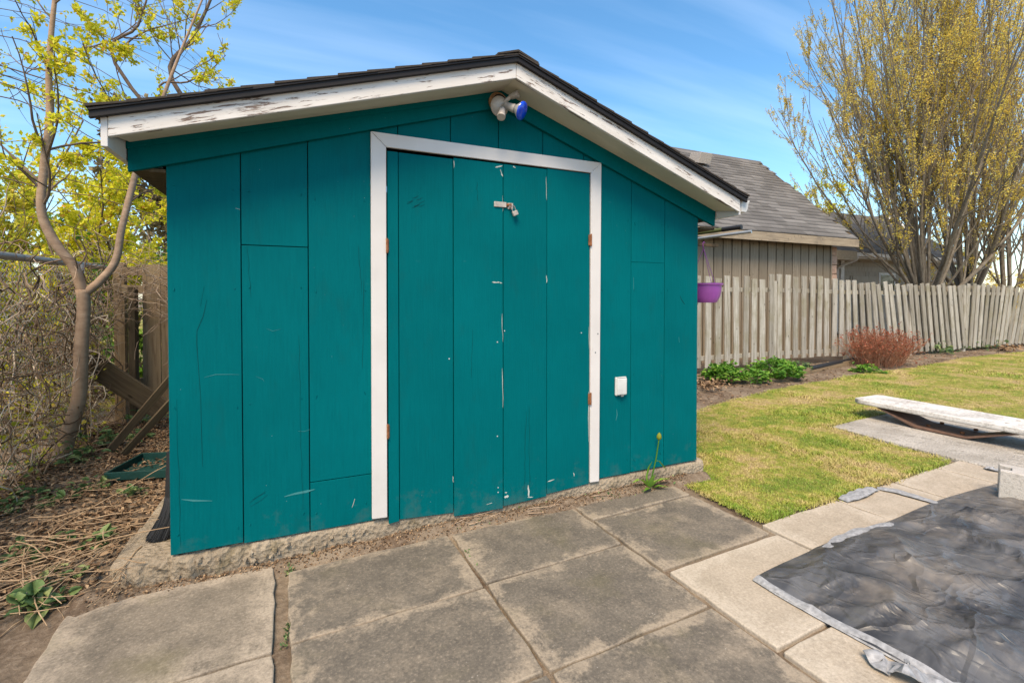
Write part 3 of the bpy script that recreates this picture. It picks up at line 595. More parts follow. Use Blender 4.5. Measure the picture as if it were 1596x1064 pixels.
# two door leaves
def door(name, bs, label):
    d = bpy.data.objects.new(name, None); COL.objects.link(d); d.parent = shed
    for x0, x1, zb0, zb1, zt, dy in bs:
        o = MB().poly_extrude([(0, zb0 - .1), (x1 - x0 - .004, zb1 - .1), (x1 - x0 - .004, zt - .1), (0, zt - .1)], 1, -0.012 + dy, 0.014).build('door_board', 'teal', d, 0.0025); o.location = (x0 + .002, 0, .1)
    MB().box(bs[0][0] + .06, bs[-1][1] - .06, 0.015, 0.03, .3, .4).build('ledge', 'old_wood', d); MB().box(bs[0][0] + .06, bs[-1][1] - .06, 0.015, 0.03, 1.8, 1.9).build('ledge', 'old_wood', d)
    return d
dl = door('door', [(1.0545, 1.118, .088, .094, 2.243, -.006), (1.118, 1.448, .100, .080, 2.244, 0), (1.448, 1.776, .058, .050, 2.250, -.004)], '')
dr = door('door', [(1.778, 2.093, .060, .072, 2.252, 0), (2.093, 2.4285, .085, .104, 2.258, 0.001)], '')
for dd, x, zs in ((dl, 1.051, (.63, 1.70)), (dr, 2.4305, (.70, 1.80))):
    for z in zs:
        h = MB().tube([(x, -0.024, z - .042), (x, -0.024, z + .042)], 0.006, 8).build('hinge', 'rust', dd); s_ = -1 if dd is dr else 1
        MB().box(min(x, x + .018 * s_), max(x, x + .010 * s_), -0.0215, -0.0175, z - .036, z + .036).build('hinge_leaf', 'rust', h)
# hasp
hs = MB().box(1.712, 1.795, -0.024, -0.0165, 1.975, 2.008).build('hasp', 'grey_paint_metal', dl, 0.002)
MB().tube([(1.795, -0.021, 1.992), (1.812, -0.021, 1.992)], 0.010, 8).build('hasp_pivot', 'rust', hs)
MB().box(1.806, 1.843, -0.0205, -0.0125, 1.968, 2.006).build('hasp_plate', 'grey_paint_metal', dr, 0.002)
st = MB(); st.tube([(1.820, -0.012, 1.998), (1.820, -0.040, 1.996), (1.820, -0.043, 1.985), (1.820, -0.040, 1.974), (1.820, -0.012, 1.972)], 0.004, 8).build('staple', 'rust', dr, smooth=40)
pk = thing('padlock', 'small dull metal padlock hanging from the hasp on the shed doors', 'padlock')
pb = MB().obox((0, 0, -0.035), (0.019, 0, 0), (0, 0.008, 0), (0, 0, 0.015)).build('lock_body', 'grey_paint_metal', pk, 0.004)
MB().tube([(-.012, 0, -.02), (-.012, 0, .006), (-.006, 0, .014), (.006, 0, .014), (.012, 0, .006), (.012, 0, -.02)], 0.0035, 8).build('shackle', 'galvanised', pk, smooth=40)
pk.location = (1.835, -0.040, 1.972); pk.rotation_euler = (0, R(-24), R(6))
# chips, cracks, scuffs and screws on the paint
def sliver(name, pts, w, mat, parent, y, seed=0):
    """thin irregular strip of width w following pts in XZ"""
    n = len(pts); l = []; r_ = []
    for i, p in enumerate(pts):
        a = Vector(pts[max(i - 1, 0)]); b = Vector(pts[min(i + 1, n - 1)]); t = (b - a).normalized(); nn = Vector((-t.y, t.x)); ww = w * (0.2 if i in (0, n - 1) else random.uniform(.35, 1.0)) * (.62 if name == 'crack' else .8)
        l.append(Vector(p) + nn * ww / 2); r_.append(Vector(p) - nn * ww / 2)
    return MB().poly_extrude([tuple(q) for q in l] + [tuple(q) for q in reversed(r_)], 1, y - 0.0007, y + 0.0006).build(name, mat, parent)
def wob_line(x0, z0, x1, z1, n=9, j=0.004):
    return [(x0 + (x1 - x0) * i / (n - 1) + (random.uniform(-j, j) if 0 < i < n - 1 else 0), z0 + (z1 - z0) * i / (n - 1)) for i in range(n)]
for pts, w in (([(.155, 1.46), (.138, 1.36)], .003), ([(.165, 1.39), (.15, 1.31), (.122, 1.235), (.121, 1.17), (.127, 1.05), (.135, .9), (.137, .72), (.14, .55)], .0045),
               (wob_line(.345, 1.67, .362, 1.40), .002), (wob_line(.585, 1.2, .60, .25, 12), .0022), (wob_line(.895, 1.7, .915, 1.42), .003), (wob_line(.925, 1.50, .915, 1.0, 10), .0035),
               (wob_line(.035, .9, .045, .16), .002), ([(.345, .33), (.38, .355), (.42, .372)], .003), ([(.35, .31), (.40, .335), (.43, .36)], .0028), ([(.36, .345), (.40, .365), (.42, .38)], .0025)):
    sliver('crack', pts, w, 'crack', shed, -0.0004)
for pts, w in ((wob_line(1.60, 2.12, 1.605, 2.0), .003), (wob_line(1.94, .66, 1.925, .10, 12), .0032), (wob_line(1.96, .7, 1.965, .12, 12), .0025), (wob_line(1.57, 1.2, 1.56, .9), .002)):
    sliver('crack', pts, w, 'crack', dl if pts[0][0] < 1.77 else dr, -0.0165 if pts[0][0] < 1.77 else -0.0125)
for pts, w, mat in (([(.150, 1.00), (.20, 1.012), (.27, 1.008), (.305, 1.004)], .004, 'pale_scuff'), ([(.43, 1.24), (.46, 1.225), (.50, 1.235)], .003, 'pale_scuff'), ([(.38, .99), (.41, .975), (.42, .96)], .003, 'pale_scuff'),
                    ([(.51, .335), (.56, .342), (.62, .345), (.66, .35)], .018, 'pale_scuff'), ([(.05, .40), (.10, .385), (.18, .37)], .012, 'pale_scuff'), ([(.855, .215), (.862, .235), (.87, .262)], .008, 'chip'), ([(.58, .68), (.61, .675), (.64, .682)], .004, 'pale_scuff'),
                    ([(.295, 1.86), (.315, 1.855)], .007, 'chip'), ([(2.665, .60), (2.67, .56), (2.66, .52)], .012, 'pale_scuff'), ([(3.24, 1.10), (3.245, 1.06)], .010, 'pale_scuff'), ([(2.81, 1.55), (2.812, 1.46)], .010, 'pale_scuff')):
    sliver('paint_scuff', pts, w, mat, shed, -0.0004)
sliver('dark_scuff', [(3.25, 1.42), (3.262, 1.39), (3.285, 1.365), (3.30, 1.35)], .012, 'crack', shed, -0.0004)
for x0, z0, x1, z1, w in ((1.722, 2.222, 1.770, 2.238, .018), (1.755, 2.215, 1.773, 2.17, .012), (1.700, 1.50, 1.745, 1.497, .012), (1.735, 1.503, 1.768, 1.494, .009), (1.768, .95, 1.7725, .70, .006), (1.768, 1.3, 1.7725, 1.12, .004), (1.770, 2.05, 1.7725, 1.95, .003), (1.44, .31, 1.445, .27, .006), (1.66, .095, 1.70, .10, .005), (1.450, 2.235, 1.452, 2.19, .006)):
    sliver('paint_chip', wob_line(x0, z0, x1, z1, 5, .003), w, 'chip', dl, -0.0166)
for x0, z0, x1, z1, w in ((1.785, .118, 1.815, .122, .028), (1.79, .15, 1.80, .145, .018), (1.955, .17, 1.962, .085, .014), (1.95, .09, 1.99, .085, .010), (1.846, 2.245, 1.862, 2.235, .014), (2.085, 2.20, 2.089, 2.05, .007), (2.088, 1.55, 2.089, 1.50, .006), (2.10, .17, 2.15, .178, .009), (2.30, .20, 2.305, .175, .010), (2.420, .75, 2.423, .40, .008), (2.42, 1.2, 2.424, 1.05, .004)):
    sliver('paint_chip', wob_line(x0, z0, x1, z1, 5, .003), w, 'chip', dr, -0.0126)
for x, z, p, y in ((1.42, 1.03, dl, -.0125), (1.735, 1.12, dl, -.0165), (1.735, .52, dl, -.0165), (1.74, .19, dl, -.0165), (1.786, 1.19, dr, -.0125), (2.36, 1.16, dr, -.0125), (1.74, .16, dl, -.0165), (2.47, 1.02, shed, -.0205), (2.49, 1.15, shed, -.0205)):
    MB().tube([(x, y - .0012, z), (x, y + .001, z)], 0.0042, 8).build('screw', 'screw' if p is not shed else 'crack', p)
for k_ in range(9):
    x_, z_ = 1.19 + random.uniform(-.03, .06), 1.955 + random.uniform(-.035, .04); sliver('dark_scuff', [(x_, z_), (x_ + .018, z_ + .006), (x_ + .036, z_ + .018)], .005, 'crack', dl, -0.0125)
# nail heads along the wall boards
for bx_ in (.03, .29, .35, .60, .67, .93, 2.54, 2.76, 2.82, 3.07, 3.13, 3.40):
    for z_ in (.22, .85, 1.45, 1.95): MB().tube([(bx_ + random.uniform(-.008, .008), -.0009, z_ + random.uniform(-.02, .02)), (bx_, .001, z_)], .0032, 6).build('nail_head', 'teal', shed)
# floodlight on the gable
fl = thing('security_floodlight', 'old grey twin-socket security light with one blue bulb under the gable', 'light fixture', loc=(1.735, -0.026, 2.625))
MB().lathe([(0, .062), (.012, .062), (.014, .050), (.013, .03)], (0, 0, 0), (0, -1, 0), 24).build('mounting_ring', 'rust_plate', fl, smooth=40)
MB().lathe([(0, .045), (.03, .045), (.035, .0)], (-.0, -.006, -.004), (0, -1, 0), 18).build('junction_box', 'dark_interior', fl, smooth=40)
MB().lathe([(0, .060), (.008, .062), (.022, .050), (.030, .034), (.034, .0)], (-.008, -.040, -.040), (.12, -1, -.15), 28).build('cover_plate', 'grey_paint_metal', fl, smooth=40)
def holder(a, d, L_, r0, r1, elbow):
    a, d, e = Vector(a), Vector(d).normalized(), Vector(elbow)
    h = MB().tube([a, e], [.012, .013], 10).build('swivel_arm', 'grey_paint_metal', fl, smooth=40)
    MB().lathe([(0, r0 * .7), (.008, r0), (L_ * .8, r1 * .96), (L_ * .82, r1 * 1.04), (L_, r1), (L_ + .001, r1 * .82), (L_ * .6, r1 * .7), (L_ * .59, 0)], e, d, 18).build('lamp_socket', 'grey_paint_metal', fl, smooth=40)
    return e + d * L_, d
holder((-.01, -.06, -.06), (-.30, -.50, -.80), .088, .019, .025, (-.010, -.10, -.075))
holder((.015, -.065, -.02), (.62, -.74, .16), .055, .018, .022, (.05, -.085, .012))
tip, d = holder((.0, -.06, -.04), (.66, -.66, -.42), .075, .021, .026, (.012, -.085, -.045))
bl = MB().lathe([(-.01, .019), (.006, .024), (.02, .037), (.038, .053), (.042, .055)], tip, d, 24).build('bulb_reflector', 'silver_tape', fl, smooth=50)
MB().lathe([(.042, .0555), (.05, .056), (.058, .050), (.064, .034), (.066, .0)], tip, d, 24).build('bulb_lens', 'blue', fl, smooth=50)
# outlet cover
ob = thing('outlet_box', 'small white weatherproof outlet cover on the teal wall', 'outlet box', loc=(2.693, 0, .767))
MB().box(-.047, .047, -.018, -.0008, -.066, .066).build('back_box', 'white_plastic', ob, 0.005); MB().box(-.042, .042, -.030, -.0185, -.060, .058).build('flip_cover', 'white_plastic', ob, 0.006)
MB().tube([(-.035, -.024, .064), (.035, -.024, .064)], .005, 8).build('cover_hinge', 'white_plastic', ob); MB().box(-.008, .012, -.03, -.018, -.072, -.061).build('catch', 'galvanised', ob)
# poles stored under the right eave
def pole(name, a, b, r, mat, label, tipmat=None):
    t = thing(name, label, 'pole'); a, b = Vector(a), Vector(b); d = (b - a).normalized()
    MB().lathe([(0, r), ((b - a).length, r), ((b - a).length + 1e-4, r * .7), ((b - a).length - .08, r * .68), ((b - a).length - .081, 0)], a, d, 16).build('tube', mat, t, smooth=40)
    if tipmat: MB().lathe([(-.17, r * 1.08), (0, r * 1.08), (0.001, r * .75), (-.02, r * .7)], b, d, 16).build('sleeve', tipmat, t, smooth=40)
    return t
pole('pole', (3.52, 2.3, 1.965), (3.97, .06, 1.995), .019, 'green_pipe', 'olive green pole with a black end sleeve under the shed eave', 'black_plastic')
pole('pole', (3.46, 2.3, 1.90), (4.16, .12, 1.975), .014, 'grey_pipe', 'thin grey metal pole sticking out below the green one under the eave')
for yb in (.35, 1.6):
    MB().box(WX - 0.002, 4.02, yb, yb + .03, 1.86, 1.885).build('pole_bracket', 'old_wood', shed)
# hanging pot
hp = thing('hanging_pot', 'purple plastic hanging flower pot beside the shed corner', 'flower pot', loc=(3.815, .30, 1.36))
MB().lathe([(0, .0), (0, .092), (.012, .102), (.05, .121), (.10, .131), (.150, .134), (.152, .146), (.166, .147), (.168, .138), (.150, .128), (.11, .12), (.10, .0)], (0, 0, 0), (0, 0, 1), 32).build('pot', 'purple_plastic', hp, smooth=45)
MB().lathe([(.128, .1335), (.133, .1345), (.138, .1345)], (0, 0, 0), (0, 0, 1), 32, False).build('band', 'purple_plastic', hp, smooth=True)
for k_ in range(3):
    a = k_ * 2.094 + .35; MB().tube([(.135 * math.cos(a), .135 * math.sin(a), .16), (-.02, 0, .47)], .0022, 6).build('hanger_wire', 'purple_plastic', hp)
MB().tube([(-.02, 0, .45), (-.025, 0, .48), (-.03, 0, .515), (-.018, 0, .528), (-.006, 0, .515)], .004, 8).build('hook', 'purple_plastic', hp, smooth=True)

# ================================================================== FENCES
# weathered board fence along the back of the yard: posts, rails, every picket its own piece
FY = 3.78
def picket_mesh(w, h, th):
    mb = MB().poly_extrude([(-w / 2, 0), (w / 2, 0), (w / 2, h - .012), (w / 2 - .012, h), (-w / 2 + .012, h), (-w / 2, h - .012)], 1, -th / 2, th / 2)
    me = bpy.data.meshes.new('picket'); me.from_pydata(mb.v, [], mb.f); return me
PMS = [picket_mesh(w, h, .019) for w, h in ((.140, 1.68), (.138, 1.70), (.145, 1.66), (.132, 1.72))]
for me in PMS: me.materials.append(M['fence_wood'])
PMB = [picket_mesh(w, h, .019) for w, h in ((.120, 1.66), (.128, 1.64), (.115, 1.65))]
for me in PMB: me.materials.append(M['fence_wood_shaded'])
fence = thing('picket_fence', 'weathered grey board fence with leaning pickets at the back of the yard', 'fence')
fz = lambda x: 0.04 - 0.045 * min(max((x - 9.5) / 3, 0), 1) + 0.02
def lean(x):
    if x < 11.3: return 0.0
    if x < 16.4: return -R(min((x - 11.3) * 7.0, 10.5))
    return R(min(3 + (x - 16.4) * 5.2, 21))
posts = [6.9, 9.25, 11.6, 14.0, 16.45, 18.9, 21.4, 23.8]
for x in posts: MB().box(x - .045, x + .045, FY - .045, FY + .045, -.2, 1.74).build('fence_post', 'fence_wood', fence, .004)
for i in range(len(posts) - 1):
    for z, sg in ((.24, -.02), (1.50, 0.0)):
        a = Vector((posts[i] + .046, FY, z + fz(posts[i]) + sg)); b = Vector((posts[i + 1] - .046, FY, z + fz(posts[i + 1]) + sg)); c = (a + b) / 2; X_ = (b - a) / 2
        MB().obox(c, X_, (0, .019, 0), (0, 0, .043)).build('fence_rail', 'fence_wood', fence, .003)
def picket(x, side, parent, z, ry, mats=PMS, tilt=True):
    o = bpy.data.objects.new('picket', random.choice(mats)); COL.objects.link(o); o.parent = parent
    o.location = (x - 0.84 * math.sin(ry), FY + side * .030, z + random.uniform(-.012, .012)); o.rotation_euler = (random.uniform(-.006, .006), ry + random.uniform(-.012, .012), random.uniform(-.03, .03)); return o
x = 6.95
while x < 23.6:
    ry = lean(x); lift = 0.09 + (0.02 if 9.4 < x < 11.3 else 0) - (.03 if x > 11.5 else 0) - (.05 if x < 9 else 0)
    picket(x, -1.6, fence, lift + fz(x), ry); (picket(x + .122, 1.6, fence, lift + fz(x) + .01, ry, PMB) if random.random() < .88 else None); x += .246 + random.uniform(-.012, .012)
# brown board fence closing the yard behind the shed
bf = thing('board_fence', 'brown vertical board fence in the corner behind the shed', 'fence')
BM = [picket_mesh(w, h, .022) for w, h in ((.165, 1.72), (.158, 1.70), (.17, 1.73))]
for me in BM: me.materials.append(M['brown_fence'])
for i, x in enumerate(np.arange(-.99, 6.7, .172)):
    o = bpy.data.objects.new('fence_board', BM[i % 3]); COL.objects.link(o); o.parent = bf; o.location = (x, FY - .04, .06); o.rotation_euler = (0, random.uniform(-.006, .006), random.uniform(-.03, .03))
for z in (.45, 1.50, 1.70): MB().box(-1.30, 6.75, FY - .022, FY + .02, z - .045, z + .045).build('fence_rail', 'brown_fence', bf, .003)
for x in (-1.30, 1.0, 3.4, 5.8): MB().box(x - .05, x + .05, FY + .022, FY + .12, -.1, 1.80).build('fence_post', 'brown_fence', bf, .004)
MB().box(-1.16, -1.10, FY - .2, FY - .07, .0, 1.52).build('dark_stud', 'old_wood', bf)

# chain-link fence on the left, with its rail, posts and woven wire
cl = thing('chain_link_fence', 'galvanised chain-link fence overgrown with dry vines left of the shed', 'fence')
CX = -1.40
MB().tube([(CX, -3.3, 1.68), (CX, 1.2, 1.70), (CX, 3.0, 1.725), (CX, 3.72, 1.73)], .029, 12).build('top_rail', 'galvanised', cl, smooth=True)
for y, r in ((3.0, .030), (.2, .028), (-2.6, .028)): MB().tube([(CX + .04, y, -.1), (CX + .04, y, 1.72)], r, 14).build('fence_post', 'galvanised', cl, smooth=True)
ys0 = np.arange(-3.25, 3.75, .052); kz = 66; zz = np.linspace(.04, 1.69, kz)
P = np.zeros((len(ys0), kz, 3)); P[..., 0] = CX - .03 + .006 * (np.arange(kz) % 2)[None]; P[..., 1] = ys0[:, None] + .026 * (np.arange(kz) % 2)[None] * 1.0; P[..., 2] = zz[None]
V1, F1 = tubes(P, np.full(P.shape[:2], .0030), 3); tag(raw('wire_mesh', V1, F1, 'galvanised', cl), kind='stuff')
# dry vines matted over it
def vine_mass(n, k, L0, L1, ylo, yhi, zlo, zhi, r, up=0.0, spread=.06):
    s = np.stack([CX + .02 + rng.normal(0, spread, n), rng.uniform(ylo, yhi, n), zlo + (zhi - zlo) * rng.beta(1.1, 1.3, n)], 1)
    d = rng.normal(0, 1, (n, 3)); d[:, 0] *= .25; d[:, 2] = d[:, 2] * .9 + .25
    return grow(s, d, rng.uniform(L0, L1, n), k, up, .42)
vp = [vine_mass(330, 8, .25, .8, -3.1, .4, .05, 1.5, .003), vine_mass(950, 8, .25, .75, .4, 3.7, .05, 1.52, .003), vine_mass(170, 8, .5, 1.2, .4, 3.7, .0, 1.1, .004, .06, .09), vine_mass(60, 8, .3, .8, .6, 3.7, 1.55, 1.80, .003, .0, .12)]
parts = []
for P in vp: P[..., 0] = np.clip(P[..., 0], CX - .2, CX + .28); P[..., 2] = np.maximum(P[..., 2], .03); parts.append(tubes(P, (.002 + .006 * rng.uniform(0, 1, len(P)) ** 2)[:, None] * np.linspace(1, .6, 8)[None], 4))
V1, F1 = merge(parts); tag(raw('dry_vines', V1, F1, 'vine_tones', rnd=np.repeat(rng.uniform(0, 1, len(V1) // 32), 32)), 'tangle of dry brown vines matted over the chain-link fence', 'vines', kind='stuff')
# vines over the corner of the board fence
n = 120; s = np.stack([rng.uniform(-1.35, -.5, n), rng.uniform(3.2, 3.66, n), rng.uniform(1.2, 1.85, n)], 1); P = grow(s, rng.normal(0, 1, (n, 3)) * np.array([1, .3, .8]), rng.uniform(.3, 1.0, n), 8, -.05, .35)
V1, F1 = tubes(P, rng.uniform(.002, .005, n)[:, None] * np.linspace(1, .5, 8)[None], 5); tag(raw('bare_creeper', V1, F1, 'vine'), 'bare pale creeper stems hanging over the brown board fence', 'creeper', kind='stuff')
ivy = np.stack([CX + .08 + rng.normal(0, .06, 420), rng.uniform(.7, 3.6, 420), rng.beta(1, 2.6, 420) * 1.4 + .03], 1)
tag(leaves('fence_ivy', ivy, .045, 'hedge_leaf', flat=.3, aspect=.8), 'small yellow green leaves among the fence vines', 'leaves', kind='stuff')

# ================================================================== LEFT CORNER
def curve_tube(mb, pts, radii, n=10, sub=5):
    """smooth tube through control points (Catmull-Rom)"""
    p = [Vector(q) for q in pts]; p = [p[0] * 2 - p[1]] + p + [p[-1] * 2 - p[-2]]; out_ = []; rr = []
    for i in range(1, len(p) - 2):
        for j in range(sub):
            t = j / sub; a, b, c, d = p[i - 1], p[i], p[i + 1], p[i + 2]
            out_.append(0.5 * ((2 * b) + (c - a) * t + (2 * a - 5 * b + 4 * c - d) * t * t + (3 * b - a - 3 * c + d) * t ** 3)); rr.append(radii[i - 1] * (1 - t) + radii[i] * t)
    out_.append(p[-2]); rr.append(radii[-1]); mb.tube(out_, rr, n); return np.array([tuple(q) for q in out_]), np.array(rr)
def resample(P, k):
    t = np.linspace(0, len(P) - 1, k); i = np.clip(t.astype(int), 0, len(P) - 2); f = (t - i)[:, None]; return P[i] * (1 - f) + P[i + 1] * f
rng = np.random.default_rng(55)
sap = thing('maple_sapling', 'forked maple sapling with yellow green spring leaves in front of the chain-link fence', 'tree', loc=(0, 0, 0))
tk = MB()
A = [curve_tube(tk, [(-1.28, 2.32, -.02), (-1.22, 2.31, .25), (-1.14, 2.30, .55), (-1.12, 2.30, .95), (-1.10, 2.30, 1.30), (-1.105, 2.30, 1.47)], [.072, .058, .050, .048, .045, .047], 12),
     curve_tube(tk, [(-1.105, 2.30, 1.44), (-1.15, 2.28, 1.65), (-1.26, 2.24, 1.86), (-1.33, 2.22, 2.10), (-1.31, 2.22, 2.45), (-1.27, 2.22, 2.85), (-1.26, 2.2, 3.3), (-1.2, 2.2, 4.0), (-1.1, 2.2, 4.8)], [.040, .038, .036, .031, .029, .026, .020, .014, .006], 10),
     curve_tube(tk, [(-1.10, 2.30, 1.43), (-1.0, 2.32, 1.54), (-.90, 2.36, 1.72), (-.86, 2.38, 2.0), (-.80, 2.42, 2.35), (-.74, 2.45, 2.65), (-.62, 2.5, 3.1), (-.45, 2.55, 3.7), (-.2, 2.6, 4.5)], [.036, .033, .030, .027, .026, .024, .018, .012, .006], 10)]
tk.build('trunk', 'sapling_bark', sap, smooth=True)
P0 = np.stack([resample(a[0], 10) for a in A[1:]]); R0 = np.stack([np.interp(np.linspace(0, 1, 10), np.linspace(0, 1, len(a[1])), a[1]) for a in A[1:]])
B1, r1 = spawn(P0, R0, 26, .35, .98, 55, .36, 8, .05, .10, .36, .004); B2, r2 = spawn(B1, r1, 110, .2, 1, 45, .5, 7, .05, .12, .6, .0022); B3, r3 = spawn(B2, r2, 260, .2, 1, 45, .55, 6, .05, .15, .6, .0014)
V1, F1 = merge([tubes(B1, r1, 6), tubes(B2, r2, 5), tubes(B3, r3, 4)]); raw('branches', V1, F1, 'twig', sap)['kind'] = 'stuff'
def tufts(paths, n, per, spread, t0=.3):
    pick = rng.integers(0, len(paths), n); q, T = sample(paths[pick], rng.uniform(t0, 1, n)); return np.repeat(q, per, 0) + rng.normal(0, spread, (n * per, 3)), np.repeat(T, per, 0)
C3, D3 = tufts(np.concatenate([B3]), 950, 6, .016); leaves('crown', C3, .038, 'spring_leaf', sap, droop=.2, aspect=.6, D=D3 * .4)
# slanting maple limb rising behind the shed roof
rng = np.random.default_rng(56)
lm = thing('maple_tree', 'young maple with slanting bare stem and yellow leaf tufts behind the shed roof', 'tree')
def aty(px, py, y):
    f = 731.917; y_ = R(23.619); p_ = R(-.913); fw = Vector((math.sin(y_) * math.cos(p_), math.cos(y_) * math.cos(p_), math.sin(p_))); r_ = Vector((math.cos(y_), -math.sin(y_), 0)); u_ = r_.cross(fw)
    d = fw + r_ * ((px - 798) / f) + u_ * ((532 - py - 56.04) / f); t = (y + 2.7843) / d.y; return tuple(Vector((.6264, -2.7843, 1.4)) + d * t)
tk = MB(); a1 = curve_tube(tk, [(.02, 4.5, -.02), (-.05, 4.5, 1.5), (-.12, 4.5, 3.0), aty(268, 125, 4.5), aty(300, 60, 4.5), aty(328, 0, 4.5), aty(350, -70, 4.5)], [.06, .05, .040, .026, .021, .016, .007], 9)
a2 = curve_tube(tk, [(-.02, 4.5, 1.2), (-.35, 4.5, 2.6), aty(180, 100, 4.4), aty(215, 40, 4.4), aty(240, -40, 4.4)], [.034, .026, .020, .014, .006], 8)
a3 = curve_tube(tk, [(-.1, 4.5, 2.6), aty(252, 150, 4.45), aty(292, 128, 4.4), aty(325, 112, 4.35), aty(352, 86, 4.3)], [.020, .014, .011, .008, .004], 7)
a4 = curve_tube(tk, [aty(181, 96, 4.4), aty(200, 66, 4.38), aty(230, 48, 4.35), aty(265, 38, 4.3), aty(302, 26, 4.3)], [.013, .011, .009, .006, .003], 7)
tk.build('trunk', 'twig', lm, smooth=True)
P0 = np.stack([resample(a[0], 10) for a in (a1, a2, a3, a4)]); R0 = np.stack([np.interp(np.linspace(0, 1, 10), np.linspace(0, 1, len(a[1])), a[1]) for a in (a1, a2, a3, a4)])
B1, r1 = spawn(P0, R0, 46, .45, 1, 52, .20, 7, .10, .10, .34, .003); B2, r2 = spawn(B1, r1, 110, .15, 1, 45, .5, 6, .10, .12, .6, .0016)
V1, F1 = merge([tubes(B1, r1, 5), tubes(B2, r2, 4)]); raw('branches', V1, F1, 'twig', lm)['kind'] = 'stuff'
C3, D3 = tufts(np.concatenate([B2[:, ::1]]), 520, 7, .018, .15); leaves('crown', C3, .043, 'spring_leaf', lm, droop=.1, aspect=.6, D=D3 * .4)
# long arching whips across the upper left corner
wp = thing('arching_shrub', 'thin arching whips of a bare shrub reaching over the chain-link fence', 'shrub')
P = np.zeros((14, 12, 3)); u = np.linspace(0, 1, 12)
for i in range(14):
    z0 = 2.3 + i * .16; P[i, :, 0] = -2.6 + rng.uniform(-.25, .15) + u * (2.2 + .5 * rng.random()); P[i, :, 1] = 2.4 + .5 * rng.random() + .6 * u * rng.random(); P[i, :, 2] = z0 + .55 * np.sin(u * 3.0 + rng.uniform(-.3, .5)) * rng.uniform(-.4, .9) - .5 * u * u + rng.normal(0, .012, 12)
Rw = rng.uniform(.004, .009, 14)[:, None] * np.linspace(1, .35, 12)[None]
base = np.stack([(lambda a_, t_: a_[None] * (1 - t_) ** 1 + P[i, 0][None] * t_ + np.array([[-.25, 0, .0]]) * np.sin(t_ * np.pi))(np.array([-2.9 + rng.normal(0, .22), 2.7 + rng.normal(0, .22), -.02]), np.linspace(0, 1, 6)[:, None]) for i in range(14)])
V1, F1 = merge([tubes(P, Rw, 5), tubes(base, np.full((14, 6), .009), 5)]); raw('stems', V1, F1, 'twig', wp)['kind'] = 'stuff'
B1, r1 = spawn(P, Rw, 130, .2, 1, 50, .22, 6, .1, .15, .6, .0015); V1, F1 = tubes(B1, r1, 4); raw('twigs', V1, F1, 'twig', wp)['kind'] = 'stuff'
C3, D3 = tufts(B1, 330, 5, .015); leaves('leaves', C3, .034, 'spring_leaf', wp, droop=.1, aspect=.6)

# yellow green shrubs and small trees beyond the chain-link fence
def bush(name, label, x, y, h, w, nst, ntw, nlf, leafmat, size, group=None, bark='twig', z0=0.05, low=.15, upb=.12):
    t = thing(name, label, 'tree' if 'tree' in name else 'shrub', group)
    s = np.stack([x + rng.normal(0, w * .10, nst), y + rng.normal(0, w * .10, nst), np.full(nst, z0 - .1)], 1); d = np.stack([rng.normal(0, .30 * w / h * 2, nst), rng.normal(0, .30 * w / h * 2, nst), np.ones(nst)], 1)
    P = grow(s, d, h * rng.uniform(.7, 1.05, nst), 9, .05, .10); r = (.012 + .006 * h) * rng.uniform(.5, 1.1, nst)[:, None] * np.linspace(1, .25, 9)[None]
    V1, F1 = tubes(P, r, 7); raw('stems', V1, F1, bark, t, smooth=True)['kind'] = 'stuff'
    B1, r1 = spawn(P, r, ntw, low, 1, 45, .42, 7, upb, .13, .5, .0025); B2, r2 = spawn(B1, r1, ntw * 3, .15, 1, 42, .55, 6, upb, .15, .6, .0016)
    V1, F1 = merge([tubes(B1, r1, 5), tubes(B2, r2, 4)]); raw('branches', V1, F1, bark, t)['kind'] = 'stuff'
    C_, D_ = tufts(np.concatenate([B2]), nlf, 6, size * .5, .1); leaves('crown', C_, size, leafmat, t, droop=.15, aspect=.62, D=D_ * .3); return t
rng = np.random.default_rng(57)
HG = 'leafing shrubs beyond the chain-link fence'
bush('yellow_shrub', 'dense yellow green shrub closest behind the chain-link fence rail', -2.5, 3.6, 2.6, 1.6, 10, 70, 1700, 'hedge_leaf', .05)
bush('yellow_shrub', 'airy yellow green shrub between the fence corner and the shed', -1.9, 5.4, 3.0, 1.8, 10, 90, 2300, 'spring_leaf', .06)
bush('hazel_shrub', 'bare twiggy shrub with orange tinted leaf tips beyond the fence', -4.2, 5.2, 3.4, 2.2, 12, 90, 2800, 'hedge_leaf', .06)
bush('hazel_shrub', 'tall loose shrub with lime leaves standing behind the sapling', -3.4, 7.5, 4.0, 2.6, 10, 90, 3000, 'spring_leaf', .075)
bush('maple_tree', 'slender yellow leaved tree rising above the shrubs behind the fence', -5.2, 8.5, 6.3, 3.0, 7, 90, 1700, 'spring_leaf', .085, low=.3)
bush('green_shrub', 'low green shrub in the shade behind the brown board fence', -1.0, 5.0, 2.4, 1.6, 12, 60, 1100, 'green_leaf', .06)
bush('yellow_shrub', 'low lime shrub at the foot of the chain-link fence outside', -2.3, 3.3, 1.3, 1.3, 10, 60, 1800, 'spring_leaf', .045)
bush('evergreen_tree', 'dark brownish evergreen far behind the shed roof', -5.6, 26, 10, 4, 6, 120, 1500, 'evergreen_leaf', .28, low=.25, bark='grey_bark')
for i, (x, y, h) in enumerate(((-12, 16, 5.5), (-9, 12, 4.0), (-16, 22, 7.5))):
    bush('far_tree', ['rounded pale green tree far beyond the neighbour lawn', 'small yellow tree at the edge of the neighbour lawn', 'tall thin tree at the far end of the neighbour lawn'][i], x, y, h, h * .6, 7, 90, 1500, 'hedge_leaf', .13, bark='grey_bark', low=.25)

rng = np.random.default_rng(58)
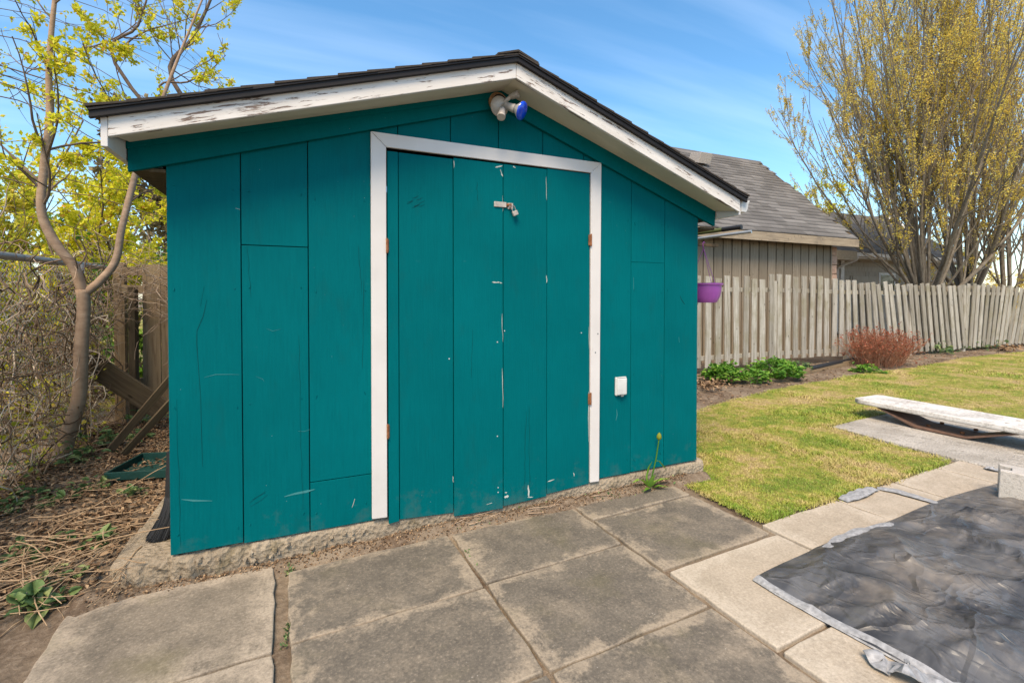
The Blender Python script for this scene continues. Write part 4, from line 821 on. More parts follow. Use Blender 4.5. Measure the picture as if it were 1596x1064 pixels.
# leaf litter, dry stems and ivy on the ground left of the shed
def left_z(x, y): return soil_z(x, y)
n = 9000; lx_ = rng.uniform(-1.45, -.0, n); ly_ = rng.uniform(-.05, 3.6, n); ok = (lx_ < -.05 - .35 * np.clip(.45 - ly_, 0, 1)) & ((lx_ < -.30) | (ly_ > .42)); lx_, ly_ = lx_[ok], ly_[ok]
C_ = np.stack([lx_, ly_, left_z(lx_, ly_) + rng.uniform(.002, .03, len(lx_))], 1)
tag(leaves('leaf_litter', C_, .036, 'dead_leaf', flat=.75, aspect=.5, fold=.5), 'brown fallen leaves and bark scraps covering the soil left of the shed', 'leaf litter', kind='stuff')
def stems(n, x0, x1, y0, y1, L0, L1, zlift, ang, sd, bend=.11):
    a = rng.normal(ang, sd, n); d = np.stack([np.cos(a), np.sin(a), rng.normal(0, .05, n)], 1); px = rng.uniform(x0, x1, n); py = rng.uniform(y0, y1, n)
    s = np.stack([px, py, soil_z(px, py) + rng.uniform(.006, zlift, n)], 1); P = grow(s, d, rng.uniform(L0, L1, n), 7, 0.0, bend); P[..., 2] = np.maximum(P[..., 2], soil_z(P[..., 0], P[..., 1]) + .004)
    return tubes(P, rng.uniform(.0018, .0045, n)[:, None] * np.linspace(1, .5, 7)[None], 5)
V1, F1 = merge([stems(110, -1.3, -.55, .05, .9, .25, .75, .10, R(-35), .55), stems(90, -1.0, -.42, -.02, .45, .2, .6, .09, R(215), .5), stems(110, -1.3, -.15, .5, 2.9, .15, .5, .05, R(-60), 1.2), stems(26, -.45, -.1, .0, .4, .12, .35, .14, R(250), .4)])
tag(raw('dry_stems', V1, F1, 'straw'), 'dry straw coloured stems strewn over the litter beside the footing', 'dry stems', kind='stuff')
def ground_plant(name, label, x, y, n, rad, h, size, mat, group=None, cat='plant', aspect=.75, z=None):
    t = thing(name, label, cat, group); zb = float(soil_z(np.array(x), np.array(y))) if z is None else z
    m = max(8, n // 3); a = rng.uniform(0, 2 * np.pi, m); r = rad * np.sqrt(rng.uniform(0, 1, m)); tip = np.stack([x + r * np.cos(a), y + r * np.sin(a), zb + h * (1 - .6 * (r / rad) ** 2) * rng.uniform(.5, 1, m)], 1)
    s = np.stack([x + .25 * r * np.cos(a), y + .25 * r * np.sin(a), np.full(m, zb - .01)], 1); u = np.linspace(0, 1, 5)[None, :, None]; P = s[:, None] * (1 - u) + tip[:, None] * u; P[:, :, 2] += (.15 * h * np.sin(np.linspace(0, np.pi, 5)))[None]
    V1, F1 = tubes(P, np.full((m, 5), max(.0015, size * .03)), 4); raw('stems', V1, F1, mat, t, rnd=np.full(len(V1), .4))['kind'] = 'stuff'
    C_ = np.repeat(tip, 3, 0) + rng.normal(0, size * .35, (m * 3, 3)); C_[:, 2] = np.maximum(C_[:, 2], zb + .006); leaves('leaves', C_, size, mat, t, flat=.7, aspect=aspect, fold=.3, broad=True); return t
def at(px, py, z=0.05):
    """world point on height z seen at photo pixel"""
    f = 731.917; y_ = R(23.619); p_ = R(-.913); fw = Vector((math.sin(y_) * math.cos(p_), math.cos(y_) * math.cos(p_), math.sin(p_))); r_ = Vector((math.cos(y_), -math.sin(y_), 0)); u_ = r_.cross(fw)
    d = fw + r_ * ((px - 798) / f) + u_ * ((532 - py - 56.04) / f); t = (z - 1.4) / d.z; return Vector((.6264, -2.7843, 1.4)) + d * t
IVL = ['dense ivy clump among the straw near the footing corner', 'pair of broad pale green leaves rising from the dry stems', 'single ivy sprig beside the pale footing corner', 'flat spread of ivy under the straw heap', 'ivy patch at the foot of the vine tangle', 'ivy runner crossing the straw before the sapling', 'small ivy patch just in front of the sapling base', 'thin ivy sprig between the sapling and the green tray', 'upright ivy sprig beside the front edge of the green tray', 'coarse leaved ivy lying over the outermost straw', 'wide ivy clump between the steel post and the leaning planks', 'ivy clump hugging the sapling base', 'ivy clump around the steel fence post', 'tall ivy clump under the slanting dark plank', 'ivy clump under the vines beside the sapling']
for i, (px, py, n_, rd, h, s_) in enumerate(((90, 905, 40, .13, .10, .045), (45, 935, 6, .04, .09, .085), (155, 850, 12, .05, .06, .05), (55, 850, 24, .14, .05, .05), (25, 790, 24, .16, .06, .06), (60, 770, 20, .16, .06, .055), (95, 775, 20, .14, .07, .05), (140, 760, 12, .1, .05, .05), (205, 770, 16, .06, .09, .045), (30, 880, 18, .12, .05, .05), (190, 690, 40, .22, .16, .06), (110, 720, 36, .2, .14, .06), (150, 690, 30, .2, .16, .06), (215, 660, 30, .25, .22, .06), (30, 735, 24, .18, .12, .06))):
    p = at(px, py); ground_plant('ivy_plant', 'pair of broad pale green leaves rising from the dry stems' if i == 1 else IVL[i], p.x, p.y, n_, rd, h, s_, 'ivy_leaf', 'ivy runners in the litter left of the shed')
# planks, tray, broom and hose stowed beside the shed
def plank(label, a, b, w, th, mat, roll=0):
    a, b = Vector(a), Vector(b); d = (b - a); X_ = d / 2; s_ = d.cross(Vector((0, 0, 1))).normalized(); n_ = s_.cross(d).normalized(); s2 = s_ * math.cos(roll) + n_ * math.sin(roll); n2 = n_ * math.cos(roll) - s_ * math.sin(roll)
    o = bpy.data.objects.new('plank', None); L_ = d.length; mb = MB().box(-w / 2, w / 2, -th / 2, th / 2, -L_ / 2, L_ / 2); o = mb.build('plank', mat, None, .003)
    m3 = Matrix((s2, n2, d.normalized())).transposed().to_4x4(); m3.translation = (a + b) / 2; o.matrix_world = m3; return tag(o, label, 'plank')
plank('wide dark plank leaning slantwise behind the sapling', (-1.62, 3.15, 1.00), (-.70, 3.05, .22), .22, .03, 'old_wood', 1.4)
plank('long brown plank propped against the shed, uppermost of the leaning three', (-.92, 2.25, .10), (-.20, 2.45, 1.10), .065, .022, 'old_wood', 1.3)
plank('old brown plank leaning just under the uppermost one', (-.80, 2.15, .08), (-.13, 2.3, .92), .06, .022, 'old_wood', 1.2)
plank('pale grey board end poking out low by the shed corner', (-.36, 1.75, .52), (-.06, 1.9, .95), .07, .02, 'grey_paint_metal', 1.2)
tr = thing('seed_tray', 'dark green shallow plastic tray filled with leaf litter', 'tray', loc=(-.44, 1.72, .055), rz=R(-14))
for q in ((-.26, .26, -.23, -.215), (-.26, .26, .215, .23)): MB().box(q[0], q[1], q[2], q[3], 0, .06).build('tray_side', 'green_plastic', tr, .003)
for q in (-.26, .245): MB().box(q, q + .015, -.2145, .2145, 0, .06).build('tray_end', 'green_plastic', tr, .003)
MB().box(-.2445, .2445, -.2145, .2145, .0, .008).build('tray_base', 'green_plastic', tr)
br = thing('broom_head', 'black bristle broom head standing against the shed corner', 'broom', loc=(-.10, .30, .085))
MB().tube([(.03, .06, .20), (.035, .06, .46)], [.032, .026], 12).build('ferrule', 'black_plastic', br, smooth=40)
n = 1500; th_ = rng.uniform(0, 2 * np.pi, n); q = np.sqrt(rng.uniform(0, 1, n)); s = np.stack([.03 + .03 * q * np.cos(th_), .06 + .028 * q * np.sin(th_), np.full(n, .22)], 1); e = np.stack([-.012 + .058 * q * np.cos(th_) + rng.normal(0, .004, n), .0 + .05 * q * np.sin(th_), .012 + .02 * rng.random(n)], 1)
u = np.linspace(0, 1, 5)[None, :, None]; P = s[:, None] * (1 - u) + e[:, None] * u; P[:, 1:4, 0] += np.array([.012, .016, .010])[None]; V1, F1 = tubes(P, np.full((n, 5), .0022), 3); tag(raw('bristles', V1, F1, 'black_plastic', br), kind='stuff')
ho = MB(); ang = np.linspace(0, 2.6 * 2 * np.pi, 70); ho.tube([(-.10 + .035 * math.sin(a * .31), 1.02 + .13 * math.cos(a), .42 + .20 * math.sin(a)) for a in ang], .011, 8)
tag(ho.build('garden_hose', 'grey_pipe', None, smooth=True), 'coil of old grey hose hanging on the shed side wall', 'hose')

# ================================================================== PLANTS, LAWN EDGE
tp = thing('tulip', 'single budding tulip growing at the foot of the shed wall', 'flower', loc=(2.92, -.05, .0))
MB().tube([(0, 0, 0), (.02, -.01, .10), (.055, -.01, .22), (.085, 0, .33), (.088, 0, .352)], [.006, .0055, .005, .0045, .005], 8).build('stem', 'green_leaf', tp, smooth=True)
MB().lathe([(0, .004), (.008, .015), (.024, .019), (.042, .013), (.055, .003)], (.088, 0, .350), (.1, 0, 1), 12).build('bud', 'hedge_leaf', tp, smooth=True)
def blade_leaf(base, pts, w, parent, mat='green_leaf'):
    P = [Vector(base) + Vector(p) for p in pts]; n_ = len(P); mb = MB(); ws = [w * math.sin(math.pi * (i + .35) / (n_ - 1 + .45)) ** .8 for i in range(n_)]
    for i, p in enumerate(P):
        t = (P[min(i + 1, n_ - 1)] - P[max(i - 1, 0)]).normalized(); s_ = t.cross(Vector((0.1, .2, 1))).normalized(); nn = s_.cross(t)
        mb.v += [tuple(p - s_ * ws[i] + nn * ws[i] * .35), tuple(p), tuple(p + s_ * ws[i] + nn * ws[i] * .35)]
    for i in range(n_ - 1): a = i * 3; mb.f += [(a, a + 1, a + 4, a + 3), (a + 1, a + 2, a + 5, a + 4)]
    o = mb.build('leaf', mat, parent, smooth=True); at_ = o.data.attributes.new('rnd', 'FLOAT', 'POINT'); at_.data.foreach_set('value', [random.uniform(.5, 1)] * len(o.data.vertices)); return o
for pts, w in (([(0, 0, .01), (-.05, -.01, .06), (-.10, -.02, .09), (-.17, -.03, .085)], .026), ([(0, 0, .01), (.04, -.02, .05), (.10, -.03, .065), (.17, -.03, .06)], .024), ([(0, 0, .0), (-.02, -.04, .05), (-.03, -.07, .10), (-.02, -.09, .14)], .022), ([(0, 0, .0), (-.04, -.05, .03), (-.10, -.07, .03)], .022), ([(0, 0, .0), (.05, -.05, .03), (.12, -.07, .02)], .024), ([(.045, -.01, .20), (.075, -.012, .20), (.11, -.02, .16), (.135, -.03, .13)], .012), ([(0, 0, 0), (.02, -.05, .06), (.03, -.08, .10)], .02), ([(0, 0, 0), (.0, .02, .08), (.02, .02, .15), (.03, .0, .2)], .018)):
    blade_leaf((0, 0, 0), pts, w, tp)
def mound(label, px, py, n_, rd, h, s_, mat='green_leaf', group=None):
    p = at(px, py, .03); return ground_plant('leafy_plant', label, p.x, p.y, n_, rd, h, s_, mat, group)
mound('round bushy green plant at the fence foot beside the shed corner', 1128, 592, 330, .30, .34, .085); mound('widest mound of green leaves at the fence foot', 1210, 586, 420, .42, .36, .085); mound('low pale green leaves spilling in front of the widest mound', 1180, 593, 130, .24, .20, .08); mound('small light green clump behind the edging board', 1245, 577, 90, .22, .18, .08, 'ivy_leaf'); mound('small green tuft under the red shrub', 1352, 577, 110, .22, .16, .08)
WDL = ['sprawling weed left of the double picket post', 'weed tangle at the double picket post', 'weedy vine right of the double picket post', 'thin weed between the red shrub and the picket post']
for i, (px, py) in enumerate(((1475, 545), (1512, 542), (1535, 540), (1455, 549))): mound(WDL[i], px, py, 70, .45, .30, .10, 'ivy_leaf', 'weeds along the leaning pickets')
rb = thing('red_shrub', 'reddish twiggy barberry shrub in front of the leaning fence', 'shrub'); bp = at(1372, 566, .04)
n = 330; a = rng.uniform(0, 2 * np.pi, n); q = np.sqrt(rng.uniform(0, 1, n)); s = np.stack([bp.x + .55 * q * np.cos(a), bp.y + .30 * q * np.sin(a), np.full(n, .0)], 1); d = np.stack([.75 * q * np.cos(a) + rng.normal(0, .15, n), .45 * q * np.sin(a) + rng.normal(0, .15, n), np.ones(n)], 1)
P = grow(s, d, rng.uniform(.42, .78, n), 7, .04, .14); rr = np.full((n, 1), .0045) * np.linspace(1, .5, 7)[None]; B1, r1 = spawn(P, rr, 900, .3, 1, 35, .45, 5, .08, .15, .7, .0025); V1, F1 = merge([tubes(P, rr, 4), tubes(B1, r1, 3)]); raw('stems', V1, F1, 'red_stem', rb)['kind'] = 'stuff'
C_, D_ = tufts(B1, 1500, 2, .012, .5); leaves('leaves', C_, .035, 'red_leaf', rb, aspect=.5)
C_, D_ = tufts(P, 500, 2, .02, .85); leaves('shoot_tips', C_, .04, 'red_leaf', rb, aspect=.5)
a, b = at(1236, 582, .05), at(1335, 563, .05); eb = plank('brown edging board lying along the flower bed under the fence', a, b, .10, .03, 'brown_fence', 1.57)
a, b = at(1262, 574, .08), at(1335, 560, .08); tag(MB().tube([a, (a + b) / 2 + Vector((0, 0, .01)), b], .045, 12).build('drain_pipe', 'black_plastic', None, smooth=40), 'black drain pipe lying under the raised pickets', 'pipe')
for (px, py, n_, rx_) in ((1572, 545, 60, .5), (1105, 605, 160, .35)):
    p = at(px, py, .02); m = n_; C_ = np.stack([p.x + rng.normal(0, rx_ * .5, m), p.y + rng.normal(0, .10, m), .03 + rng.uniform(0, .10, m)], 1)
    tag(leaves('dead_leaves', C_, .14 if px > 1500 else .06, 'dead_leaf', flat=.5, aspect=.6, fold=.5), 'heap of curled brown leaves by the leaning pickets' if px > 1500 else 'dry brown plant remains in the bed by the shed corner', 'dead leaves', kind='stuff')
n = 2600; px_ = rng.uniform(5.2, 18, n); py_ = rng.uniform(1.9, 3.7, n); ok = ~inside(px_, py_, LAWN); px_, py_ = px_[ok], py_[ok]; C_ = np.stack([px_, py_, soil_z(px_, py_) + rng.uniform(0, .02, len(px_))], 1)
tag(leaves('bed_litter', C_, .05, 'dead_leaf', flat=.8, aspect=.5), 'brown leaf scraps scattered over the bed along the fence', 'leaf litter', kind='stuff')
# soil crumbs, moss and blown debris along the shed footing and in the joints
n = 2600; cx_ = rng.uniform(-.3, 3.3, n); cy_ = rng.normal(-.055, .04, n); C_ = np.stack([cx_, cy_, soil_z(cx_, cy_) + rng.uniform(.0, .006, n)], 1)
tag(leaves('soil_crumbs', C_, .012, 'dead_leaf', flat=.6, aspect=.8, fold=.8), 'crumbs of soil and dry bits along the shed footing', 'debris', kind='stuff')
n = 500; cx_ = np.concatenate([rng.normal(.537, .010, 160), rng.uniform(.6, 3.2, 240), rng.normal(1.433, .006, 100)]); cy_ = np.concatenate([rng.uniform(-.7, .0, 160), rng.normal(-.06, .03, 240), rng.uniform(-1.2, -.2, 100)]); keepm = fbm(cx_ * 4, cy_ * 9, 61, 2) > .40
C_ = np.stack([cx_, cy_, np.full(n, -.006)], 1)[keepm]; C_[:, 2] = np.maximum(soil_z(C_[:, 0], C_[:, 1]), -.012); tag(leaves('joint_weeds', C_, .022, 'ivy_leaf', aspect=.5, droop=-.6), 'tiny weeds and moss in the paving joints by the shed', 'weeds', kind='stuff')
# straw and twigs below the doors
V1, F1 = stems(16, 1.4, 2.9, -.09, -.01, .1, .28, .012, 0.05, .3, .06); tag(raw('door_straw', V1, F1, 'vine'), 'dry twigs lying along the foot of the shed doors', 'twigs', kind='stuff')

rng = np.random.default_rng(59)
# ================================================================== POOL SIDE
tarp = thing('pool_cover', 'wrinkled dusty black pool cover with a silver hem on the paving', 'pool cover')
def edge_y(x): return -1.10 + 0.03 * (x - 2.65) + .02 * np.sin(x * 3.1) + .035 * np.exp(-((x - 3.5) / .35) ** 2)
def edge_x(y): return 2.655 + .06 * (-1.18 - y) + .015 * np.sin(y * 6)
u = np.linspace(0, 1, 330); w = np.linspace(0, 1, 300); uu = u ** 1.4 * 6.2; ww = w ** 1.4 * 4.6
U, Wd = np.meshgrid(uu, ww); TY = edge_y(2.65 + U) - Wd - .07 * np.exp(-U / .35); TX = edge_x(TY) + U
def ridge(x, y, s): return (1 - np.abs(2 * fbm(x, y, s, 3) / .875 - 1)) ** 9
def tarp_h(x, y, e):
    h = .045 * ridge(x * 1.1 + y * .35, y * 1.5 - x * .5, 101) + .030 * ridge(x * 2.3 - y * .8, y * 1.8 + x * 1.1, 117) + .010 * ridge(x * 5.2 + y, y * 4.7 - x, 131) + .035 * (fbm(x * .9, y * .9, 151) - .44) + .003 * (fbm(x * 8, y * 8, 171, 2) - .37)
    h = h + .03 * np.exp(-((y + 1.16 - .03 * (x - 2.65)) / .06) ** 2) * np.clip(fbm(x * 2.2, x * 0, 191) * 2 - .55, 0, 1)
    return .008 + np.maximum(h * np.clip(e / .22, .08, 1), 0) + .012 * np.clip(e / .25, 0, 1)
E_ = np.minimum(U + .02, Wd + .02); TZ = tarp_h(TX, TY, E_)
raw('cover_sheet', np.stack([TX, TY, TZ], -1).reshape(-1, 3), grid_faces(300, 330)[:, ::-1], 'tarp', tarp, smooth=True)
hy = ww[:240]; HX = []
for off, zz_ in ((-.004, .003), (.0, .009), (.018, .013), (.036, .013)):
    yy = edge_y(2.65) - hy - .07; xx = edge_x(yy); HX.append(np.stack([xx + off, yy, zz_ + .008 * (fbm(yy * 9, yy * 0 + off * 30, 201, 3) - .3) + np.maximum(0, tarp_h(xx + off, yy, np.full_like(yy, max(off, 0) + .02)) - .01)], 1))
raw('hem', np.stack(HX).reshape(-1, 3), grid_faces(4, 240), 'silver_tape', tarp, smooth=True)
def strap(name, label, pts, w, mat='silver_tape', wave=.01, parent=None):
    P = [Vector(p) for p in pts]; mb = MB(); n_ = len(P) * 6; Pp = [tuple(q) for q in resample(np.array([tuple(p) for p in P]), n_)]; Pp = [Vector(q) for q in Pp]
    for i, p in enumerate(Pp):
        t = (Pp[min(i + 1, n_ - 1)] - Pp[max(i - 1, 0)]).normalized(); s_ = t.cross(Vector((0, 0, 1))).normalized(); k_ = .55 + .45 * math.sin(math.pi * min(1, (i + 1) / n_ * 1.2) * .83 + .2); z_ = Vector((0, 0, wave * abs(math.sin(i * .55))))
        c_ = s_ * (w / 2 * k_); mb.v += [tuple(p - c_ + z_), tuple(p + z_ * 1.4 + Vector((0, 0, .004))), tuple(p + c_ + z_ * .5), tuple(p + c_ + z_ * .5 - Vector((0, 0, .003))), tuple(p - c_ + z_ - Vector((0, 0, .003)))]
    for i in range(n_ - 1):
        a_ = i * 5
        for j in range(5): q = (j + 1) % 5; mb.f.append((a_ + j, a_ + q, a_ + 5 + q, a_ + 5 + j))
    mb.f += [(0, 1, 2, 3, 4), tuple((n_ - 1) * 5 + j for j in (4, 3, 2, 1, 0))]; o = mb.build(name, mat, parent, smooth=30)
    return tag(o, label, 'strap') if label else o
P_ = lambda px, py, z=.008: tuple(at(px, py, z))
strap('cover_strap', 'curled silver strap of the pool cover lying on the pale slab beside the hem', [P_(1356, 1012, .03), P_(1372, 1035, .012), P_(1392, 1043, .012), P_(1412, 1040, .05), P_(1440, 1058, .02), P_(1480, 1072, .012), P_(1540, 1085, .012)], .085)
strap('cover_strap', 'short folded silver strap across the joint between two pale slabs', [P_(1314, 779), P_(1333, 772, .018), P_(1350, 765, .02), P_(1363, 761, .012)], .09)
strap('cover_strap', 'long flat silver strap tapering towards the pool cover edge', [P_(1367, 760), P_(1395, 764, .012), P_(1430, 774, .012), P_(1462, 784, .010)], .075, wave=.003)
strap('cover_strap', 'small silver strap end at the edge of the concrete pad', [P_(1536, 729), P_(1546, 730, .02), P_(1560, 734, .012)], .06)
strap('edge_flap', None, [P_(1284, 866, .012), P_(1310, 845, .014), P_(1345, 829, .016), P_(1400, 816, .012)], .09, parent=tarp)
MB().tube([P_(1413, 1008, .020), P_(1413, 1007.5, .024)], .009, 12).build('eyelet', 'black_metal', tarp)
# concrete block holding the cover down
cb = MB().poly_extrude([(0, 0), (.40, 0), (.40, -.045), (.36, -.055), (.34, -.14), (.40, -.15), (.40, -.20), (0, -.20), (0, -.15), (.06, -.14), (.06, -.06), (0, -.045)], 2, 0, .20).build('concrete_block', 'block', None, .006)
cb.location = (5.13, -1.12, .028); cb.rotation_euler = (0, R(2), R(-68)); tag(cb, 'pale grey concrete block weighing down the pool cover', 'concrete block')
# diving board on its brown steel stand
dv = thing('diving_board', 'long white diving board on a low brown steel stand', 'diving board')
bx0, bx1, by0, by1 = 6.52, 7.03, -2.3, .67; bm_ = [(bx0 + .05, by1), (bx1 - .05, by1), (bx1, by1 - .06), (bx1, by0), (bx0, by0), (bx0, by1 - .06)]
MB().poly_extrude(bm_, 2, .165, .222).build('board', 'dive', dv, .012, seg=3)
MB().box(bx0 - .006, bx0 - .0005, by0 + .02, by1 - .08, .178, .196).build('edge_trim', 'dive', dv)
for y in (.28, -.62):
    for x in (6.66, 6.88): MB().tube([(x, y, .221), (x, y, .2265)], .016, 10).build('bolt', 'grey_paint_metal', dv)
for x0 in (6.535,):
    pr = [(.42, .158), (.40, .164), (.05, .045), (-.35, .035), (-.72, .164), (-.74, .158), (-.37, .020), (.06, .020)]
    MB().poly_extrude(pr, 0, x0, x0 + .36).build('stand', 'brown_steel', dv, .003)
for y in (-.02, -.30):
    for x in (6.64, 6.90): MB().lathe([(0, .018), (.022, .018), (.023, 0)], (x, y, .040), (0, 0, 1), 6).build('anchor_bolt', 'rust', dv)

# ================================================================== BEYOND THE BACK FENCE
def shingles(name, o_, eu, sv, L_, H_, cw, ch, mat, parent, th=.012, lift=.010):
    """overlapping shingle tabs on a plane: origin o_, eave direction eu, slope direction sv"""
    o_, eu, sv = np.array(o_, float), np.array(eu, float), np.array(sv, float); nn = np.cross(eu, sv); nn /= np.linalg.norm(nn); nr = int(H_ / ch); nc = int(L_ / cw) + 1; V = []; rn = []
    for r in range(nr):
        off = rng.uniform(0, cw); us = np.clip(np.arange(nc + 1) * cw - off + rng.normal(0, cw * .08, nc + 1), 0, L_)
        for c_ in range(nc):
            a, b = us[c_], us[c_ + 1]
            if b - a < .01: continue
            h = lift + rng.uniform(0, .006); v0 = r * ch - rng.uniform(0, .012); v1 = (r + 1.15) * ch
            V.append([o_ + eu * a + sv * v0, o_ + eu * b + sv * v0, o_ + eu * a + sv * v0 + nn * (h + th * .6), o_ + eu * b + sv * v0 + nn * (h + th * .6), o_ + eu * a + sv * v1 + nn * .003, o_ + eu * b + sv * v1 + nn * .003]); rn += [rng.uniform(0, 1)] * 6
    V = np.array(V).reshape(-1, 3); i = np.arange(len(V) // 6)[:, None] * 6; F = np.concatenate([i + np.array([[0, 1, 3, 2]]), i + np.array([[2, 3, 5, 4]])])
    o = raw(name, V, F, mat, parent, rnd=rn); o['kind'] = 'stuff'; return o
GY, GX1 = 5.15, 14.35; EZ = 2.99; RY, RZ = 8.18, 5.86
ga = thing('neighbour_garage', 'neighbour garage with grey shingle roof and brown vertical board wall', 'garage')
gs_ = math.hypot(RY - GY, RZ - EZ); sv = ((0), (RY - GY) / gs_, (RZ - EZ) / gs_)
MB().poly_extrude([(GY, EZ - .05), (RY, RZ - .05), (2 * RY - GY, EZ - .05), (2 * RY - GY, EZ), (RY, RZ), (GY, EZ)], 0, 4.0, GX1 - .01).build('roof_deck', 'old_wood', ga)
shingles('roof_shingles', (4.0, GY - .02, EZ + .004), (1, 0, 0), sv, GX1 - 4.0, gs_, .42, .17, 'grey_shingle', ga, .012, .009)
MB().box(4.0, GX1 - .02, GY - .035, GY - .005, EZ - .22, EZ - .012).build('eave_fascia', 'garage_fascia', ga, .004)
MB().poly_extrude([(RY - .10, RZ - .07), (RY, RZ + .035), (RY + .10, RZ - .07)], 0, 4.0, GX1).build('ridge_cap', 'grey_shingle', ga)
WYg = GY + .32; gwx = 13.72
MB().box(4.3, gwx, WYg + .03, WYg + .05, 0, EZ - .1).build('wall', 'dark_interior', ga); x = 7.6
while x < gwx - .05: w_ = random.uniform(.27, .33); MB().box(0, min(w_ - .035, gwx - x), 0, .026, 0, EZ - .18).build('wall_board', 'garage_wood', ga, .003).location = (x, WYg, 0.03); x += w_
MB().poly_extrude([(WYg, 0), (2 * RY - WYg, 0), (2 * RY - WYg, EZ), (RY, RZ - .2), (WYg, EZ)], 0, gwx + .005, gwx + .05).build('gable_wall', 'garage_wood', ga)
for i in range(11): MB().box(gwx + .06 + .02 * (i % 2), gwx + .30 - .02 * ((i + 1) % 2), WYg + .02, WYg + .2, .02 + i * .255, .02 + i * .255 + .235).build('brick', 'brick', ga, .008)
vb = MB().poly_extrude([(-.22, 0), (.22, 0), (.2, .24), (-.2, .30)], 0, -.22, .22).build('roof_vent', 'grey_paint_metal', ga, .01); vb.location = (11.05, 7.55, 5.30); vb.rotation_euler = (R(20), 0, 0)
# house beyond the garage
hs2 = thing('neighbour_house', 'grey shingle sided house with white gutter behind the garage', 'house'); HY = 9.0
MB().box(16.5, 28.0, HY + .02, HY + 6, 0, 3.0).build('wall', 'siding', hs2)
for r in range(16):
    xs = np.concatenate([[16.5], np.sort(rng.uniform(16.6, 27.9, 26)), [28.0]]); mb = MB(); z0 = r * .19
    for a, b in zip(xs[:-1], xs[1:]):
        if b - a > .08: mb.box(a + .006, b - .006, HY - .015 - rng.uniform(0, .006), HY + .012, z0 + .004, z0 + .188)
    so_ = mb.build('siding_course', 'siding', hs2)
MB().box(19.45, 28.3, HY - .62, HY - .6, 2.92, 3.12).build('eave_board', 'white_house_trim', hs2); MB().box(16.3, 28.3, HY - .60, HY - .02, 2.93, 2.95).build('eave_soffit', 'soffit_paint', hs2)
gt = MB().poly_extrude([(HY - .75, 2.98), (HY - .63, 2.95), (HY - .63, 3.11), (HY - .65, 3.11), (HY - .65, 2.99), (HY - .73, 3.01), (HY - .75, 3.12), (HY - .77, 3.12)], 0, 19.6, 28.3).build('gutter', 'white_house_trim', hs2)
MB().tube([(19.75, HY - .70, 2.97), (19.75, HY - .68, 2.86), (19.60, HY - .3, 2.68), (19.55, HY - .10, 2.55), (19.55, HY - .08, 2.3), (19.55, HY - .08, .1)], .055, 8).build('downspout', 'white_house_trim', gt, smooth=40)
MB().box(19.85, 20.05, HY - .06, HY - .03, 0, 2.93).build('corner_board', 'white_house_trim', hs2); MB().box(16.3, 19.4, HY - .9, HY - .63, 2.80, 3.14).build('porch_beam', 'beige_wall', hs2)
wi = MB().box(22.35, 23.5, HY - .05, HY - .018, 1.5, 2.45).build('window', 'white_house_trim', hs2); MB().box(22.45, 23.4, HY - .056, HY - .0505, 1.6, 2.36).build('pane', 'window_glass', wi)
s2 = math.hypot(4.2, 2.6); shingles('roof_shingles', (16.2, HY - .78, 3.13), (1, 0, 0), (0, 4.2 / s2, 2.6 / s2), 12.2, s2, .34, .16, 'grey_shingle', hs2)
MB().poly_extrude([(HY - .76, 3.07), (HY + 3.42, 5.66), (HY + 7.6, 3.07), (HY + 7.6, 3.12), (HY + 3.42, 5.71), (HY - .76, 3.12)], 0, 16.2, 28.4).build('roof_deck', 'old_wood', hs2)
# gabled houses farther back
def gable_house(label, x, y, w, d, hw, hr, wall, nwin, rot=0):
    t = thing('distant_house', label, 'house', loc=(x, y, 0), rz=rot)
    MB().poly_extrude([(-w / 2, 0), (w / 2, 0), (w / 2, hw), (0, hw + hr - .1), (-w / 2, hw)], 1, 0, d).build('wall', wall, t)
    for s_ in (-1, 1):
        L_ = math.hypot(w / 2 + .5, hr * (1 + 1.0 / w)); ov = .5; zz_ = hw - hr * ov / (w / 2)
        MB().poly_extrude([(s_ * (w / 2 + ov), zz_), (0, hw + hr), (0, hw + hr + .08), (s_ * (w / 2 + ov), zz_ + .08)], 1, -.4, d + .4).build('roof', 'grey_shingle', t)
        dx, dz = w / 2 + ov, hw + hr - zz_; LL = math.hypot(dx, dz); e = (0, 1, 0) if s_ > 0 else (0, -1, 0); o0 = (s_ * (w / 2 + ov), -.42 if s_ > 0 else d + .42, zz_ + .085)
        shingles('roof_shingles', o0, e, (-s_ * dx / LL, 0, dz / LL), d + .84, LL, .5, .25, 'grey_shingle', t)
        MB().poly_extrude([(s_ * (w / 2 + ov), zz_ - .16), (0, hw + hr - .16), (0, hw + hr + .02), (s_ * (w / 2 + ov), zz_ + .02)], 1, -.46, -.41).build('rake_board', 'white_house_trim', t)
    for k_ in range(nwin):
        xx = (k_ - (nwin - 1) / 2) * w / nwin; f_ = MB().box(xx - .5, xx + .5, -.06, -.005, hw - 1.5, hw - .3).build('window', 'white_house_trim', t); MB().box(xx - .42, xx + .42, -.068, -.0605, hw - 1.42, hw - .38).build('pane', 'window_glass', f_)
    return t
gable_house('brown gabled house with white rake boards behind the tall tree', 25.0, 15.5, 9.0, 9, 3.6, 3.4, 'beige_wall', 2, R(-8))
gable_house('grey roofed gabled house between the garage and the tall tree', 23.0, 21, 8.0, 9, 5.2, 3.2, 'siding', 2, R(10))
gable_house('pale gabled house seen low between the tree stems', 38.0, 17, 9.0, 9, 3.6, 3.6, 'beige_wall', 2, R(-15))
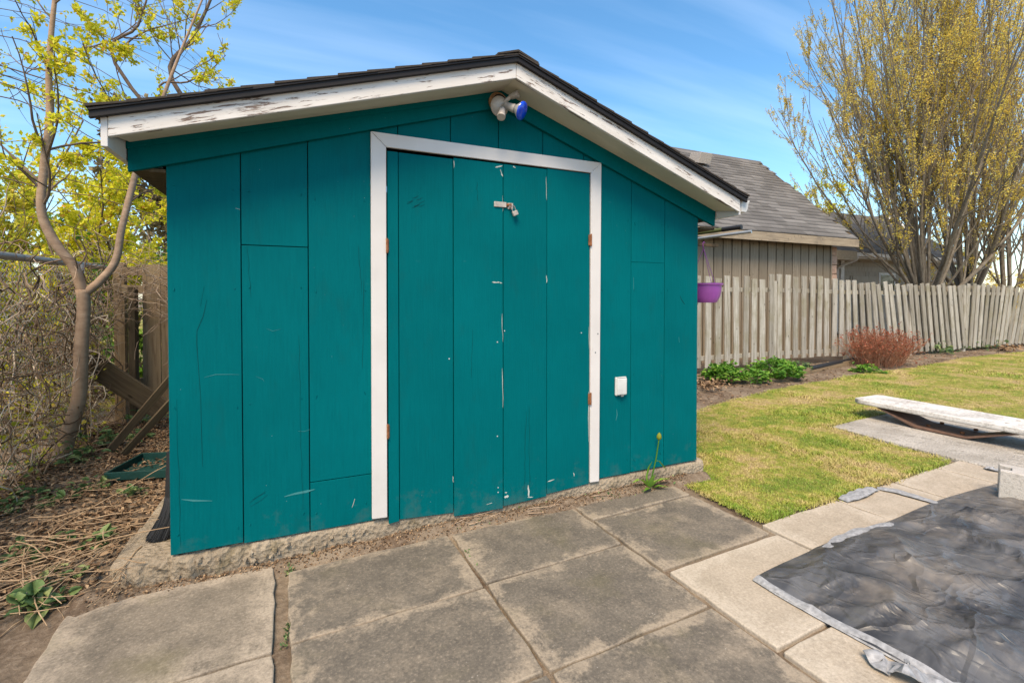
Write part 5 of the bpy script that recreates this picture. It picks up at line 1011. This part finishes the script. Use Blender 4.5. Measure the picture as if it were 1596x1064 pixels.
# tall many-stemmed trees with yellow catkins and buds
def hornbeam(label, x, y, nst, H_, spread, nb, dens, lean_=(0, 0), sz=.052):
    t = thing('hornbeam_tree', label, 'tree')
    tk = MB(); tk.tube([(x, y, -.1), (x + .02, y, .5), (x, y, 1.7)], [.34, .26, .15], 12); tk.build('trunk', 'grey_bark', t, smooth=True)
    a = np.linspace(0, 2 * np.pi, nst, endpoint=False) + rng.normal(0, .2, nst); q = (np.arange(nst) * .618034 % 1.0) * .85 + .15
    s = np.stack([x + .12 * np.cos(a), y + .12 * np.sin(a), rng.uniform(.8, 1.7, nst)], 1); qq = q ** 2.0; d = np.stack([spread * qq * np.cos(a) + lean_[0], spread * qq * np.sin(a) * .7 + lean_[1], np.full(nst, .75)], 1)
    P = grow(s, d, H_ * (1.08 - .52 * qq) * rng.uniform(.9, 1.08, nst), 14, .055, .028); r = rng.uniform(.034, .075, nst)[:, None] * np.linspace(1, .10, 14)[None] ** .9
    V1, F1 = tubes(P, r, 8); raw('stems', V1, F1, 'grey_bark', t, smooth=True)['kind'] = 'stuff'
    B1, r1 = spawn(P, r, nb, .14, .95, 30, .44, 10, .10, .035, .5, .007); B2, r2 = spawn(B1, r1, nb * 4, .10, 1, 24, .42, 7, .12, .05, .55, .005); B3, r3 = spawn(B2, r2, nb * 13, .1, 1, 26, .5, 5, .12, .07, .6, .0035)
    V1, F1 = merge([tubes(B1, r1, 5), tubes(B2, r2, 4), tubes(B3, r3, 3)]); raw('branches', V1, F1, 'grey_bark', t)['kind'] = 'stuff'
    C_, D_ = tufts(np.concatenate([B3]), dens * 2, 1, .02, .0); C2, D2 = tufts(B2, dens, 1, .025, .2); C_ = np.concatenate([C_, C2]); leaves('crown', C_, sz, 'yellow_bud', t, droop=.5, aspect=.5); return t
rng = np.random.default_rng(101)
hornbeam('tall many-stemmed tree with yellow buds fanning out beside the garage', 18.5, 5.6, 24, 11.5, 1.15, 400, 36000, (-.06, 0))
rng = np.random.default_rng(102)
hornbeam('upright many-stemmed yellow budded tree right of the widest one', 21.5, 5.8, 16, 11.5, .95, 240, 20000)
rng = np.random.default_rng(103)
hornbeam('grey stemmed yellow budded tree farthest along the leaning fence', 25.6, 6.2, 10, 11, .85, 160, 12000)
rng = np.random.default_rng(104)
bush('yellow_tree', 'pale yellow leaved tree far behind the garage roof', 23.5, 13.0, 7.0, 3.5, 7, 90, 1700, 'spring_leaf', .13, bark='grey_bark', low=.35)
bush('twiggy_shrub', 'bare shrub with yellow buds behind the leaning fence', 24.2, 7.2, 3.6, 2.4, 12, 80, 900, 'yellow_bud', .06, bark='grey_bark')
bush('twiggy_shrub', 'second bare shrub with yellow buds among the grey stems', 29.0, 9.0, 5.0, 3.0, 12, 80, 1200, 'yellow_bud', .08, bark='grey_bark')
